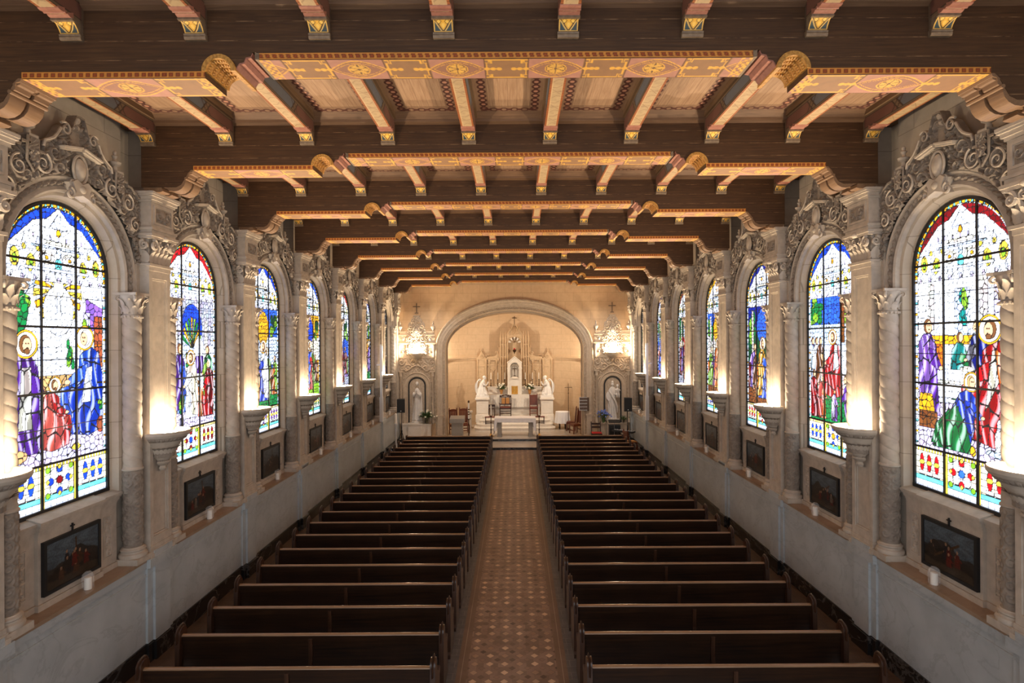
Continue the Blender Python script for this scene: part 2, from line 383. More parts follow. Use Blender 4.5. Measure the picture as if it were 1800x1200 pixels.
# ---------------------------------------------------------------- side walls: seven bays with arched openings
RG = 1.05; CZ = 6.05
def wall_mesh():
    """front face in wall coordinates (depth p towards the nave, along y, up z), all bays"""
    b = MB()
    def q(*pts): b.add(pts, [(0, 1, 2, 3)])
    pf = -.02
    angs = sorted(set([PI*i/36 for i in range(37)]+[math.atan2(1.4, 1.6), PI-math.atan2(1.4, 1.6)]))
    rev = [(RG, pf), (1.0, -.03), (.965, -.115), (.94, -.12), (.935, -.16), (.90, -.17), (.895, -.24)]
    for y0 in YB:
        for s_ in (-1, 1):
            ya, yb = sorted((s_*RG, s_*1.6)); q((pf, y0+ya, 2.7), (pf, y0+yb, 2.7), (pf, y0+yb, CZ), (pf, y0+ya, CZ))
        for a0, a1 in zip(angs[:-1], angs[1:]):
            def o(a):
                c, s2 = math.cos(a), math.sin(a); t = min(1.6/max(abs(c), 1e-6), 1.4/max(s2, 1e-6)); return (pf, y0+t*c, CZ+t*s2)
            def i(a): return (pf, y0+RG*math.cos(a), CZ+RG*math.sin(a))
            q(i(a0), o(a0), o(a1), i(a1))
        path = lambda R: [(y0+R, 2.7)]+[(y0+R*math.cos(a), CZ+R*math.sin(a)) for a in [PI*k/36 for k in range(37)]]+[(y0-R, 2.7)]
        P = np.array([[(p, yy, zz) for yy, zz in path(R)] for R, p in rev]); b.grid(P, flip=True)
        q((pf, y0-1.6, 7.45), (pf, y0+1.6, 7.45), (-.5, y0+1.6, 7.45), (-.5, y0-1.6, 7.45))
        b.box(-.5, -.14, y0-1.24, y0+1.24, 7.45, 8.9)
    y0, y1 = YB[0]-1.6, WALL_Y+.08
    b.box(-.5, pf, YB[-1]+1.6, y1, 2.7, 8.9)
    q((-.5, y0-8, 7.3), (-.5, y1, 7.3), (-.5, y1, 8.9), (-.5, y0-8, 8.9))
    b.box(-.5, -.02, -1.5, y0, 1.6, 8.9)
    q((-.12, y0, 0), (-.12, y1, 0), (-.12, y1, 2.75), (-.12, y0, 2.75))
    b.box(-.75, -.6, -1.5, y1, 0, 9)
    return b
for sd in (-1, 1):
    nm = 'left' if sd < 0 else 'right'
    W = wall_mesh()
    fn = (lambda p, y, z: (-WX+p, y, z)) if sd < 0 else (lambda p, y, z: (WX-p, y, z))
    W.xform(fn)
    wo = struct(W.build('wall_'+nm, M['wall'], None, 30), 'cream stone nave wall with tall arched windows, '+SIDE[sd], 'wall')
    b = MB(); b.box(-.2, .2, -1.5, WALL_Y+.1, 0, 1.5); b.box(-.2, .215, -1.5, WALL_Y+.1, 1.36, 1.40); b.box(-.2, .235, -1.5, WALL_Y+.1, 1.5, 1.60)
    for y in YP: b.box(.1, .235, y-.33, y+.33, .3, 1.6); b.box(.1, .275, y-.2, y+.2, .3, 1.6); b.box(.1, .30, y-.36, y+.36, 1.5, 1.64); b.box(.1, .29, y-.24, y+.24, 1.64, 1.74)
    b.xform(fn); b.build('marble_dado', M['marble'], wo, 30)
    b = MB()
    for y in YB: b.box(-.15, .24, y-1.3, y+1.3, 1.60, 1.65)
    b.xform(fn); b.build('ledge', M['ledge'], wo, 0)
    b = MB()                                                 # panelled parapet under every window
    for y in YB:
        b.box(-.14, -.05, y-.97, y+.97, 1.65, 2.70); b.box(-.14, 0, y-.55, y+.55, 1.65, 2.70)
        b.box(-.14, -.02, y-1.0, y+1.0, 1.65, 1.73); b.box(-.14, .025, y-.58, y+.58, 1.65, 1.73)
        for e, z0, z1 in ((.010, 2.62, 2.66), (.03, 2.66, 2.71), (.05, 2.71, 2.74)):
            b.box(-.14, -.05+e, y-.97-e, y+.97+e, z0, z1); b.box(-.14, e, y-.55-e*.4, y+.55+e*.4, z0, z1)
        b.prism([(-.24, 2.70), (.02, 2.74), (.02, 2.775), (-.24, 2.86)], 1, y-1.02, y+1.02)
        for ya, yb in ((y-.585, y+.585),): b.add([(p_, q_, z_) for q_ in (ya, yb) for p_, z_ in ((-.2, 2.74), (.07, 2.74), (.07, 2.78), (-.2, 2.862))], [(0, 1, 2, 3), (4, 7, 6, 5), (1, 5, 6, 2), (3, 2, 6, 7), (0, 4, 5, 1)])
        for s_ in (-1, 1):                                   # carved strips in a sunk frame
            a, c = y+s_*.77-.085, y+s_*.77+.085
            for u0, u1, w0, w1 in ((a, a+.015, 1.85, 2.47), (c-.015, c, 1.85, 2.47), (a, c, 1.85, 1.865), (a, c, 2.455, 2.47)): b.box(-.06, -.038, u0, u1, w0, w1)
            Y, Z = np.meshgrid(np.linspace(a+.02, c-.02, 22), np.linspace(1.88, 2.44, 84), indexing='ij')
            h = swirl(Y, Z, [(y+s_*.77+.022*(-1)**k, 1.93+.095*k, .075, (-1)**k) for k in range(6)])
            b.grid(np.stack([-.058+.028*h, Y, Z], -1))
    b.xform(fn); b.build('window_parapet', M['stone'], wo, 30)
    b = MB(); b.box(.1, .235, -1.5, WALL_Y, 0, .26); b.box(.1, .225, -1.5, WALL_Y, .26, .30)
    for y in YP: b.box(.1, .27, y-.36, y+.36, 0, .29); b.box(.1, .31, y-.23, y+.23, 0, .29)
    b.xform(fn); struct(b.build('baseboard_'+nm, M['black'], None, 0), 'black veined marble baseboard along '+SIDE[sd], 'baseboard')

# ---------------------------------------------------------------- ceiling boards and coving
b = MB(); b.box(-6.7, 6.7, -1.5, WALL_Y+.2, ZC, ZC+.15)
ce = struct(b.build('ceiling', M['ceiling'], None, 0), 'pale painted board ceiling in coffers between the beams', 'ceiling')
b = MB()
for y in YBEAM:
    for pr in ([(y, 8.50), (y-.05, 8.53), (y-.06, 8.57), (y-.14, 8.66), (y, 8.66)], [(y+.45, 8.50), (y+.45, 8.66), (y+.59, 8.66), (y+.51, 8.57), (y+.50, 8.53)]):
        b.prism(pr, 0, -5.9, 5.9)
b.build('coving', M['cove'], ce, 20)

# ---------------------------------------------------------------- chancel wall with its broad arch, and the apse
AX, AB, AS = 3.44, 1.92, 4.70          # half width, rise, spring height
def arch_pts(dx, dz=None, n=40, z0=.25):
    dz = dx if dz is None else dz
    return [(AX+dx, z0)]+[((AX+dx)*math.cos(PI*k/n), AS+(AB+dz)*math.sin(PI*k/n)) for k in range(n+1)]+[(-AX-dx, z0)]
def sweep_arch(b, prof, n=40):
    """prof: (offset outwards, y) rows"""
    P = np.array([[(x, y, z) for x, z in arch_pts(d, d*1.15, n)] for d, y in prof]); b.grid(P)
b = MB(); yw = WALL_Y
for s_ in (-1, 1):
    xs = sorted((s_*AX, s_*6.7)); x0, x1 = xs
    NX = 4.87*s_                                             # statue niche hole
    def nq(*p): b.add(p, [(0, 1, 2, 3)])
    nw, nz, nb = .44, 2.86, 1.0
    nq((x0, yw, 0), (x1, yw, 0), (x1, yw, nb), (x0, yw, nb))
    nq((x0, yw, nb), (NX-nw, yw, nb), (NX-nw, yw, nz), (x0, yw, nz)); nq((NX+nw, yw, nb), (x1, yw, nb), (x1, yw, nz), (NX+nw, yw, nz))
    K = 20
    for k in range(K):
        def pt(j):
            a = PI*j/K; return (NX-nw*math.cos(a), yw, nz+nw*math.sin(a))
        def tp(j): return (x0+(x1-x0)*j/K, yw, AS)
        nq(pt(k), pt(k+1), tp(k+1), tp(k))
    nq((x0, yw, nz), (NX-nw, yw, nz), (NX-nw, yw, nz), (x0, yw, AS)); nq((NX+nw, yw, nz), (x1, yw, nz), (x1, yw, AS), (NX+nw, yw, nz))
    nq((s_*6.7, yw, AS), (s_*AX, yw, AS), (s_*AX, yw, 8.9), (s_*6.7, yw, 8.9))
    # niche interior
    P = np.array([[(NX-nw*math.cos(a), yy, zz+nw*math.sin(a)*(1 if zz == nz else 0)) for a, zz in [(0, nb)]+[(PI*k/K, nz) for k in range(K+1)]+[(PI, nb)]] for yy in (yw, yw+.42)])
    b.grid(P); nq((NX-nw, yw+.42, nb), (NX+nw, yw+.42, nb), (NX+nw, yw+.42, 3.4), (NX-nw, yw+.42, 3.4)); nq((NX-nw, yw, nb), (NX+nw, yw, nb), (NX+nw, yw+.42, nb), (NX-nw, yw+.42, nb))
ap = arch_pts(0)[1:-1]
for (xa, za), (xb, zb) in zip(ap[:-1], ap[1:]): b.add([(xa, yw, za), (xb, yw, zb), (xb, yw, 8.9), (xa, yw, 8.9)], [(0, 1, 2, 3)])
fw = struct(b.build('wall_far', M['chancel'], None, 30), 'golden stone chancel wall around the broad arch', 'wall')
b = MB(); sweep_arch(b, [(.50, yw), (.50, yw-.10), (.47, yw-.13), (.40, yw-.13), (.385, yw-.09), (.28, yw-.085), (.27, yw-.06), (.16, yw-.05), (.15, yw-.02), (.02, yw-.01), (0, yw+.02), (0, yw+.5), (-.06, yw+.52)])
tr = struct(b.build('trim_1', M['trim'], None, 30), 'moulded stone surround of the chancel arch', 'arch moulding')
def arch_relief(o0, o1, y, dep, n, cell):
    A = arch_pts(0, 0, 400); pts = np.array(A); seg = np.r_[0, np.cumsum(np.hypot(*np.diff(pts, axis=0).T))]
    t = np.linspace(0, seg[-1], n); U = np.linspace(o0, o1, 9)
    P0 = np.array(arch_pts(0, 0, 400)); P1 = np.array(arch_pts(1, 1.15, 400))
    ix = np.stack([np.interp(t, seg, P0[:, k]) for k in (0, 1)], -1); ox = np.stack([np.interp(t, seg, P1[:, k]) for k in (0, 1)], -1)
    Q = ix[:, None]+(ox-ix)[:, None]*U[None, :, None]; TT, UU = np.meshgrid(t, (U-o0)/(o1-o0), indexing='ij')
    h = np.abs(np.sin(PI*TT/cell+np.sin(UU*2*PI)))*np.abs(np.sin(UU*PI*2+.8*np.sin(TT*PI/cell*2)))*np.sin(UU*PI)**.3
    return np.stack([Q[..., 0], y-dep*h, Q[..., 1]], -1)
b = MB(); b.grid(arch_relief(.41, .47, yw-.128, .03, 900, .07)); b.grid(arch_relief(.03, .15, yw-.012, .035, 900, .09)); b.build('carved_band', M['trimcarve'], tr, 0)
# apse
b = MB(); n = 36; D0 = yw+.5; DA = 5.0; AX += .38; AB += .30
zz = [.25]+[AS*k/6+.25*(1-k/6) for k in range(1, 7)]
P = np.array([[(AX*math.cos(PI*k/n), D0+DA*math.sin(PI*k/n)**.75, z) for k in range(n+1)] for z in zz]); b.grid(P)
P = np.array([[(AX*math.cos(PI*k/n)*(1-q**4)**.25, D0+DA*math.sin(PI*k/n)**.75*(1-q**4)**.25, AS+AB*q) for k in range(n+1)] for q in [math.sin(PI/2*i/18) for i in range(19)]]); b.grid(P)
b.grid(np.array([[(x, D0+.02, z) for x, z in arch_pts(d)] for d in (-.44, 1.2)]))
aw = struct(b.build('wall_apse', M['apse'], None, 50), 'curved cream stone apse behind the altar', 'wall')
b = MB(); prof = [(.0, 3.95), (.03, 3.98), (.04, 4.05), (.08, 4.07), (.10, 4.16), (.05, 4.17), (.04, 4.27), (0, 4.28)]
P = np.array([[((AX-d)*math.cos(PI*k/n), D0+(DA-d)*math.sin(PI*k/n)**.75, z) for k in range(n+1)] for d, z in prof]); b.grid(P); b.build('string_course', M['apse'], aw, 30)
AX -= .38; AB -= .30
# jamb plinths
b = MB()
for s_ in (-1, 1):
    x = sorted((s_*(AX+.0), s_*(AX+.52))); b.box(x[0], x[1], yw-.14, yw+.1, .25, .42); x = sorted((s_*(AX+.14), s_*(AX+.40))); b.box(x[0], x[1], yw-.15, yw+.1, .42, 1.35); b.box(x[0]-.02, x[1]+.02, yw-.17, yw+.1, 1.35, 1.42)
b.build('plinth', M['trim'], tr, 20)
# ---------------------------------------------------------------- painted colour helpers
def P3(*s): return np.array([hx(x) for x in s])
GOLD = np.array(hx('d9a441')); GOLDL = np.array(hx('e8bd62')); ROSE = np.array(hx('b98673')); BRN = np.array(hx('a07a52')); DKB = np.array(hx('5e3c26'))
def put(c, m, col): c[m] = col
def soffit_art(L, Wd, nl, nw, first, step):
    """rose and brown panels with thin gold strapwork and rosettes along the underside of a beam"""
    X, Y = np.meshgrid(np.linspace(0, L, nl), np.linspace(0, Wd, nw), indexing='ij'); c = np.empty(X.shape+(3,)); c[:] = hx('8d6846')
    y = Y-Wd/2; H = Wd/2; xx = (X-first+step*20.5) % step-step/2; u = np.abs(xx); hr = step*.27; ln = .0085
    rose = np.array(hx('a87766')); put(c, u < hr, rose)
    def line(d, w=ln): put(c, np.abs(d) < w, GOLD)
    lens = np.abs(y)-(H-.035)*np.clip(1-(u/(hr*1.05))**1.7, 0, 1)
    put(c, (lens < 0) & (u < hr), hx('8f6450')); line(np.where(u < hr*1.0, lens, 9), ln*1.1); line(np.where(u < hr*.9, lens+.045, 9), ln*.55)
    r = np.hypot(xx, y); th = np.arctan2(y, xx)
    put(c, r < .118, GOLD); put(c, r < .105, hx('6a4a34')); put(c, (r < .096) & (np.abs(np.cos(3*th)) > .28), hx('d0a24a')); put(c, r < .02, hx('6a4a34'))
    e = np.abs(u-hr-.012); put(c, e < .005, hx('5a3826'))
    fr = u > hr+.02; yo = np.abs(y)
    put(c, fr & (np.abs(yo-(H-.028)) < ln) & (u > hr+.09), GOLD); put(c, (np.abs(u-hr-.035) < ln) & (yo < H*.62), GOLD)
    put(c, (np.abs(u-hr-.085) < ln) & (yo > H*.55) & (yo < H-.02), GOLD); put(c, fr & (np.abs(yo-H*.60) < ln) & (u < hr+.09), GOLD)
    put(c, (np.abs(u-hr-.06) < ln*.8) & (yo > H*.68) & (yo < H-.02), GOLD); put(c, fr & (np.abs(yo-(H-.028)) < ln) & (u < hr+.07), GOLD)
    put(c, (u > hr) & (u < hr+.19) & (yo < .012+.022*np.abs(np.sin((u-hr)*48))), GOLD)
    d = np.minimum(X, L-X); put(c, (d < .10) & (np.sin(X*85)*np.sin(Y*70) > .1), GOLD); put(c, np.abs(d-.11) < ln, GOLD); put(c, yo > H-.008, hx('5a3826'))
    return X, Y, c
def dentil_art(L, H, n, k=.072, slant=.0):
    X, Z = np.meshgrid(np.linspace(0, L, n), np.linspace(0, H, 9), indexing='ij'); c = np.empty(X.shape+(3,)); c[:] = hx('d08a3a')
    f = ((X+slant*Z)/k) % 1; g = Z/H
    put(c, (f > .22) & (f < .86) & (g > .22) & (g < .80), hx('7a3413')); put(c, (f > .36) & (f < .72) & (g > .36) & (g < .66), hx('9c4a1c'))
    return X, Z, c

# ---------------------------------------------------------------- cross beams
ZM, ZS = 7.985, 7.80                     # underside of the middle and of the side lengths
XM, XE = 2.57, 5.02
def beam_profile():
    half = [(XM, ZM), (XM, 8.17), (2.72, 8.19), (2.80, 8.12), (2.82, 8.00)]
    half += [(2.97+.15*math.cos(PI*k/10), 7.86+.15*math.sin(PI*k/10)) for k in range(10, -1, -1)][::1]
    half = [(XM, ZM), (XM, 8.06), (2.63, 8.06), (2.65, 8.02), (2.70, 8.01), (2.72, 7.96), (2.77, 7.95), (2.80, 7.90), (2.82, 7.88)]+[(2.97-.15*math.cos(PI*k/10), 7.86+.15*math.sin(PI*k/10)) for k in range(11)]+[(3.12, ZS), (XE, ZS), (5.05, 7.78), (5.12, 7.74), (5.17, 7.65), (5.22, 7.57), (5.30, 7.53), (5.85, 7.53), (5.85, 8.66)]
    return [(-x, z) for x, z in half][::-1]+half
def make_beam(i):
    r = thing('ceiling_beam', '', 'ceiling beam', (0, YBEAM[i], 0), group='painted cross beams of the ceiling', kind='thing')
    b = MB(); b.prism(beam_profile(), 1, 0, .45); b.build('beam_body', M['beam'], r, 20)
    for x0, x1, z in ((-XM, XM, ZM), (-XE, -3.12, ZS), (3.12, XE, ZS)):
        L = x1-x0; first = L/2+.02 if x0 == -XM else L*.52; stp = 1.055 if x0 == -XM else 1.3
        if x0 == -XM: first = L/2-stp/2+.0
        X, Y, c = soffit_art(L, .45, int(L/.011), 42, first, stp)
        painted('soffit_panel', np.stack([x0+X, Y, np.full_like(X, z-.004)], -1), c, M['paint'], r)
        for yy, sl in ((-.004, .35),):
            X, Z, c = dentil_art(L, .066, int(L/.009), slant=sl if x0 == -XM else 0)
            painted('dentil_band', np.stack([x0+X, np.full_like(X, yy), z+Z], -1), c, M['paint'], r)
    for s_ in (-1, 1):
        b = MB(); R0, R1 = .15, .175
        pts = [(s_*(2.97-q*math.cos(PI*k/14)), 7.86+q*math.sin(PI*k/14)) for q, ks in ((R1, range(15)), (R0-.02, range(14, -1, -1))) for k in ks]
        b.prism(pts, 1, -.03, .47)
        for k in range(1, 14):
            a = PI*k/14
            for yy in (.03, .12, .21, .30, .39): b.ell((s_*(2.97-(R0-.022)*math.cos(a)), yy, 7.86+(R0-.022)*math.sin(a)), (.016, .03, .016), 6, 4)
        b.build('gilded_scroll_arch', M['goldpaint'], r, 30)
        b = MB(); b.prism([(s_*2.825, 7.875), (s_*2.80, 7.88), (s_*2.765, 7.935), (s_*2.715, 7.945), (s_*2.695, 7.995), (s_*2.645, 8.005), (s_*2.625, 8.05), (s_*2.66, 8.10), (s_*2.83, 8.0)], 1, .004, .446); b.build('pink_console', M['pink'], r, 30)
        b = MB(); b.box(*sorted((s_*(XM-.012), s_*(XM+.03))), -.008, .458, ZM-.002, ZM+.066); b.build('end_edge', M['greybase'], r, 0)
        # wooden scroll bracket down to the pilaster
        b = MB()
        pr = [(5.02, 7.79), (5.05, 7.74), (5.09, 7.73), (5.10, 7.69), (5.15, 7.67), (5.15, 7.62), (5.17, 7.56), (5.21, 7.51), (5.27, 7.475), (5.34, 7.465), (5.41, 7.48), (5.45, 7.51), (5.46, 7.56), (5.51, 7.57), (5.53, 7.52), (5.51, 7.47), (5.55, 7.455), (5.80, 7.45), (5.84, 7.56), (5.34, 7.56), (5.22, 7.60), (5.14, 7.74), (5.06, 7.80)]
        for ya, yb in ((.006, .20), (.25, .444)): b.prism([(s_*x, z) for x, z in pr], 1, ya, yb)
        b.prism([(s_*5.06, 7.80), (s_*5.16, 7.69), (s_*5.22, 7.60), (s_*5.3, 7.54), (s_*5.8, 7.5), (s_*5.8, 7.56), (s_*5.34, 7.56)], 1, .18, .27)
        b.prism([(s_*5.018, 7.80), (s_*5.03, 7.765), (s_*5.075, 7.755), (s_*5.085, 7.72), (s_*5.11, 7.74), (s_*5.05, 7.80)], 1, -.012, .462)
        b.tube([(s_*5.14, -.014, 7.665), (s_*5.14, .464, 7.665)], .022, 8)
        b.build('scroll_bracket', M['bracket'], r, 25)
    return r
bm = make_beam(0); bm['label'] = 'dark timber cross beam with painted underside, farthest of all from the altar'
for i in range(1, 8):
    dup(bm, f'dark timber cross beam with gold strapwork underside, {ORD[7-i]} counting out from the chancel wall', (0, YBEAM[i], 0))

# ---------------------------------------------------------------- lengthwise joists
def joist_side_art(L, H):
    X, Z = np.meshgrid(np.linspace(0, L, 150), np.linspace(0, H, 24), indexing='ij'); c = np.empty(X.shape+(3,)); c[:] = hx('6d5a45')
    e = np.minimum(np.minimum(Z, H-Z), np.minimum(X, L-X)); cut = .70*L+(Z-H/2)*.9
    put(c, (e > .03) & (X < cut-.05), hx('5c6168')); put(c, (e > .03) & (X > cut+.05), hx('6a463a'))
    put(c, (np.abs(e-.03) < .006), hx('2a1c14')); put(c, (np.abs(np.abs(X-cut)-.05) < .014) & (e > .03), hx('2a1c14')); put(c, (np.abs(np.abs(X-2*.70*L+cut)-.05) < .014) & (e > .03) & (np.abs(X-cut) < .3), hx('3a2618'))
    return X, Z, c
def joist_under_art(L, W_):
    Y, X = np.meshgrid(np.linspace(0, L, 300), np.linspace(0, W_, 26), indexing='ij'); c = np.empty(X.shape+(3,)); c[:] = hx('b09874')
    t = X/W_
    sw = np.abs(np.sin(Y*26+4*np.abs(t-.5)*np.sign(np.sin(Y*13)))-(t-.5)*2.4) < .22; put(c, sw, hx('94795a'))
    put(c, (t < .17) | (t > .83), hx('9c5a2c')); put(c, ((t < .17) | (t > .83)) & ((Y/.05) % 1 < .4), hx('7a3d1a')); put(c, (np.abs(t-.17) < .03) | (np.abs(t-.83) < .03), hx('c0a27a'))
    return Y, X, c
def vee_art(n=26):
    U, V = np.meshgrid(np.linspace(0, 1, n), np.linspace(0, 1, n), indexing='ij'); c = np.empty(U.shape+(3,)); c[:] = hx('2f4145')
    u = np.abs(U-.5)*2; put(c, u < V*1.02, hx('e2ac3e')); put(c, (np.abs(u-V) < .09), hx('4a2f14')); put(c, np.abs(u-V*1.0-.12) < .05, hx('e8c06a'))
    put(c, (np.hypot(u*.8-.35, V-.72) < .16) | (np.hypot(u, V-.45) < .14), hx('f0c45a')); put(c, np.abs(np.hypot(u*.8-.35, V-.72)-.17) < .03, hx('6a4418'))
    put(c, (U < .07) | (U > .93) | (V < .06) | (V > .94), hx('e0b050'))
    return U, V, c
JW, JL, JZ = .10, 2.75, 8.35
def make_joist(wall=False):
    r = thing('ceiling_joist', '', 'ceiling joist', (0, 0, 0), group='painted lengthwise joists of the ceiling', kind='thing')
    b = MB(); b.box(-JW, JW, 0, JL, JZ, ZC-.02)
    for s_ in (-1, 1): b.box(*sorted((s_*JW, s_*(JW+.035))), 0, JL, 8.58, ZC)
    b.build('joist_body', M['joist'], r, 0)
    Y, X, c = joist_under_art(JL, 2*JW); painted('painted_underside', np.stack([X-JW, Y, np.full_like(X, JZ-.003)], -1), c, M['paint'], r)
    for s_ in (-1, 1):
        Xs, Z, c = joist_side_art(JL, .22); painted('painted_side', np.stack([np.full_like(Xs, s_*(JW+.003)), Xs, JZ+.005+Z], -1), c, M['paint'], r)
    for e, yy in ((1, JL), (-1, 0)):
        k = thing('corbel', '', ''); del k['label'], k['category']; k.parent = r; k.location = (0, yy, 0); k.scale = (1, e, 1)
        q = MB(); q.prism([(0, 8.175), (-.045, 8.175), (-.05, 8.19), (-.055, 8.20), (-.05, 8.21), (-.06, 8.225), (-.05, 8.235), (0, 8.235)], 0, -JW-.01, JW+.01)
        q.prism([(0, 8.235), (-.05, 8.235), (-.065, 8.27), (-.10, 8.31), (-.14, 8.325), (-.14, 8.40), (0, 8.40)], 0, -JW, JW)
        q.box(-JW-.012, JW+.012, -.165, -.125, 8.315, 8.335); q.build('corbel_body', M['greybase'], k, 20)
        q = MB(); q.prism([(-.14, 8.335), (-.19, 8.335), (-.215, 8.345), (-.22, 8.36), (-.14, 8.40)], 0, -JW-.006, JW+.006); q.tube([(-JW-.01, -.245, 8.352), (JW+.01, -.245, 8.352)], .016, 8); q.prism([(-.25, 8.345), (-.30, 8.335), (-.33, 8.34), (-.345, 8.36), (-.25, 8.39)], 0, -JW-.004, JW+.004); q.build('pink_roll', M['pink'], k, 30)
        U, V, c = vee_art(); yv = np.interp(V, [0, .3, .65, 1], [-.052, -.068, -.105, -.142]); zv = np.interp(V, [0, .3, .65, 1], [8.236, 8.268, 8.306, 8.322])
        painted('painted_shield', np.stack([(U-.5)*2*JW*.98, yv-.003, zv-.002], -1), c, M['paint'], k)
    return r
JX = [-5.72, -4.48, -3.2, -1.92, -.64, .64, 1.92, 3.2, 4.48, 5.72]
j0 = make_joist(); first = True
PLACE = {0: "along the wall on praying woman's side", 1: "next to the wall joist on praying woman's side", 2: "third from the wall on praying woman's side", 3: "fourth from the wall on praying woman's side", 4: "just off the centre on praying woman's side"}
for bay in range(-1, 7):
    for n_, x in enumerate(JX):
        pl = PLACE[n_] if n_ < 5 else PLACE[9-n_].replace("praying woman's", "bearded man's")
        lb = f'painted joist {pl}, {ORD[6-bay]} bay from the altar'
        loc = (x, YBEAM[0]+3.2*bay+.45, 0)
        if first: j0.location = loc; j0['label'] = lb; first = False
        else: dup(j0, lb, loc)
# ---------------------------------------------------------------- stained glass windows
COL = {k: np.array(hx(v)) for k, v in dict(white='ffffff', cream='fff3d8', pale='eef3ff', sky='cfe2ff', blue='1740c8', deep='0d1f86', royal='2c5fe0', teal='0f8f8a', aqua='66c9c9', green='137a3a',
    lime='7fb32a', dgreen='0b4a28', gold='e9a21c', yellow='f4cf45', orange='dc6a1a', brown='7a4420', tan='c99a62', red='c3141c', dred='7d0d14', rose='e05a50', pink='f1a9a0', purple='5b2596',
    violet='8d5fc0', lilac='cdbfe0', grey='a9a9b8', stone='d8cfc6', skin='e3ad80', hair='6e4526', dhair='3c2415', black='050505', brick='9a4a2c', dgrey='50505c').items()}
class Pic:
    def __init__(s, U, Z): s.U = U; s.Z = Z; s.c = np.ones(U.shape+(3,)); s.r = np.zeros(U.shape, int); s.k = 0; s.plain = np.zeros(U.shape, bool); s.fold = np.zeros(U.shape)
    def put(s, m, col, plain=False, fold=0):
        s.k += 1; s.c[m] = COL[col] if isinstance(col, str) else col; s.r[m] = s.k; s.plain[m] = plain; s.fold[m] = fold
    def ell(s, x, z, a, b, col, **k): s.put(((s.U-x)/a)**2+((s.Z-z)/b)**2 < 1, col, **k)
    def poly(s, pts, col, **k):
        m = np.zeros(s.U.shape, bool); n = len(pts)
        for i in range(n):
            (x0, z0), (x1, z1) = pts[i], pts[(i+1) % n]
            if z0 == z1: continue
            m ^= ((s.Z >= min(z0, z1)) & (s.Z < max(z0, z1)) & (s.U < x0+(s.Z-z0)*(x1-x0)/(z1-z0)))
        s.put(m, col, **k)
    def rect(s, x0, x1, z0, z1, col, **k): s.put((s.U > x0) & (s.U < x1) & (s.Z > z0) & (s.Z < z1), col, **k)
    def person(s, x, z, h, robe, mantle, hair='hair', face=1, pose='stand', halo=True, side=1):
        """robed figure: x, foot height z, standing height h; side = where the cloak hangs"""
        q = lambda *p: [(x+face*a*h, z+b*h) for a, b in p]
        if pose == 'stand':
            hd = (x+face*.01*h, z+.92*h)
            s.poly(q((-.17, 0), (.17, 0), (.14, .4), (.13, .72), (.05, .84), (-.05, .84), (-.13, .72), (-.14, .4)), robe, fold=1)
            s.poly(q((-.20*side, .02), (-.02*side, .05), (.02*side, .35), (.12*side, .55), (.10*side, .78), (-.05*side, .85), (-.15*side, .74), (-.19*side, .4)), mantle, fold=1)
            s.poly(q((.02, .70), (.13, .66), (.20, .50), (.17, .46), (.06, .52), (-.02, .60)), robe, fold=.6); s.ell(x+face*.19*h, z+.49*h, .03*h, .022*h, 'skin', plain=True)
        elif pose == 'sit':
            hd = (x+face*.05*h, z+.92*h)
            s.poly(q((-.20, .10), (-.18, .45), (-.12, .75), (0, .84), (.12, .75), (.14, .50), (.34, .46), (.36, .30), (.30, .04), (.10, .0), (-.02, .06)), robe, fold=1)
            s.poly(q((-.22, .05), (-.20, .5), (-.13, .78), (-.03, .84), (.0, .6), (.12, .46), (.30, .44), (.20, .22), (.22, .02), (0, -.02)), mantle, fold=1)
            s.poly(q((.0, .68), (.12, .64), (.26, .54), (.24, .48), (.06, .52)), robe, fold=.6); s.ell(x+face*.27*h, z+.51*h, .035*h, .025*h, 'skin', plain=True)
        else:
            hd = (x+face*.20*h, z+.80*h)
            s.poly(q((-.42, 0), (.16, 0), (.24, .25), (.26, .62), (.16, .72), (.02, .66), (-.14, .42), (-.34, .24)), robe, fold=1)
            s.poly(q((-.46, .0), (-.05, .0), (.02, .3), (.0, .5), (-.16, .44), (-.36, .26)), mantle, fold=1)
            s.poly(q((.10, .58), (.24, .56), (.36, .42), (.33, .37), (.16, .44)), robe, fold=.6); s.ell(x+face*.36*h, z+.40*h, .03*h, .022*h, 'skin', plain=True)
        r = .068*h
        if halo: s.ell(hd[0], hd[1], r*1.75, r*1.75, 'gold', plain=True); s.ell(hd[0], hd[1], r*1.5, r*1.5, 'cream', plain=True)
        s.ell(hd[0]-face*.10*r, hd[1]+.02*r, r*.88, r*1.12, hair, plain=True); s.ell(hd[0]+face*.16*r, hd[1]-.10*r, r*.66, r*.92, 'skin', plain=True); s.ell(hd[0]+face*.34*r, hd[1]+.08*r, r*.10, r*.06, 'dhair', plain=True); s.ell(hd[0]+face*.02*r, hd[1]+.08*r, r*.10, r*.06, 'dhair', plain=True); s.ell(hd[0]+face*.22*r, hd[1]-.48*r, r*.18, r*.05, 'brick', plain=True)
        if hair == 'hair' and halo: s.ell(hd[0]+face*.16*r, hd[1]-.86*r, r*.42, r*.34, hair, plain=True)
    def plant(s, x, z, h, w_, col, n=9, seed=0):
        rg = np.random.default_rng(seed)
        for k in range(n):
            a = rg.uniform(-1, 1); s.ell(x+a*w_*.6, z+h*(.25+.65*rg.random()), w_*rg.uniform(.25, .45), h*rg.uniform(.10, .2), col if k % 3 else 'lime')
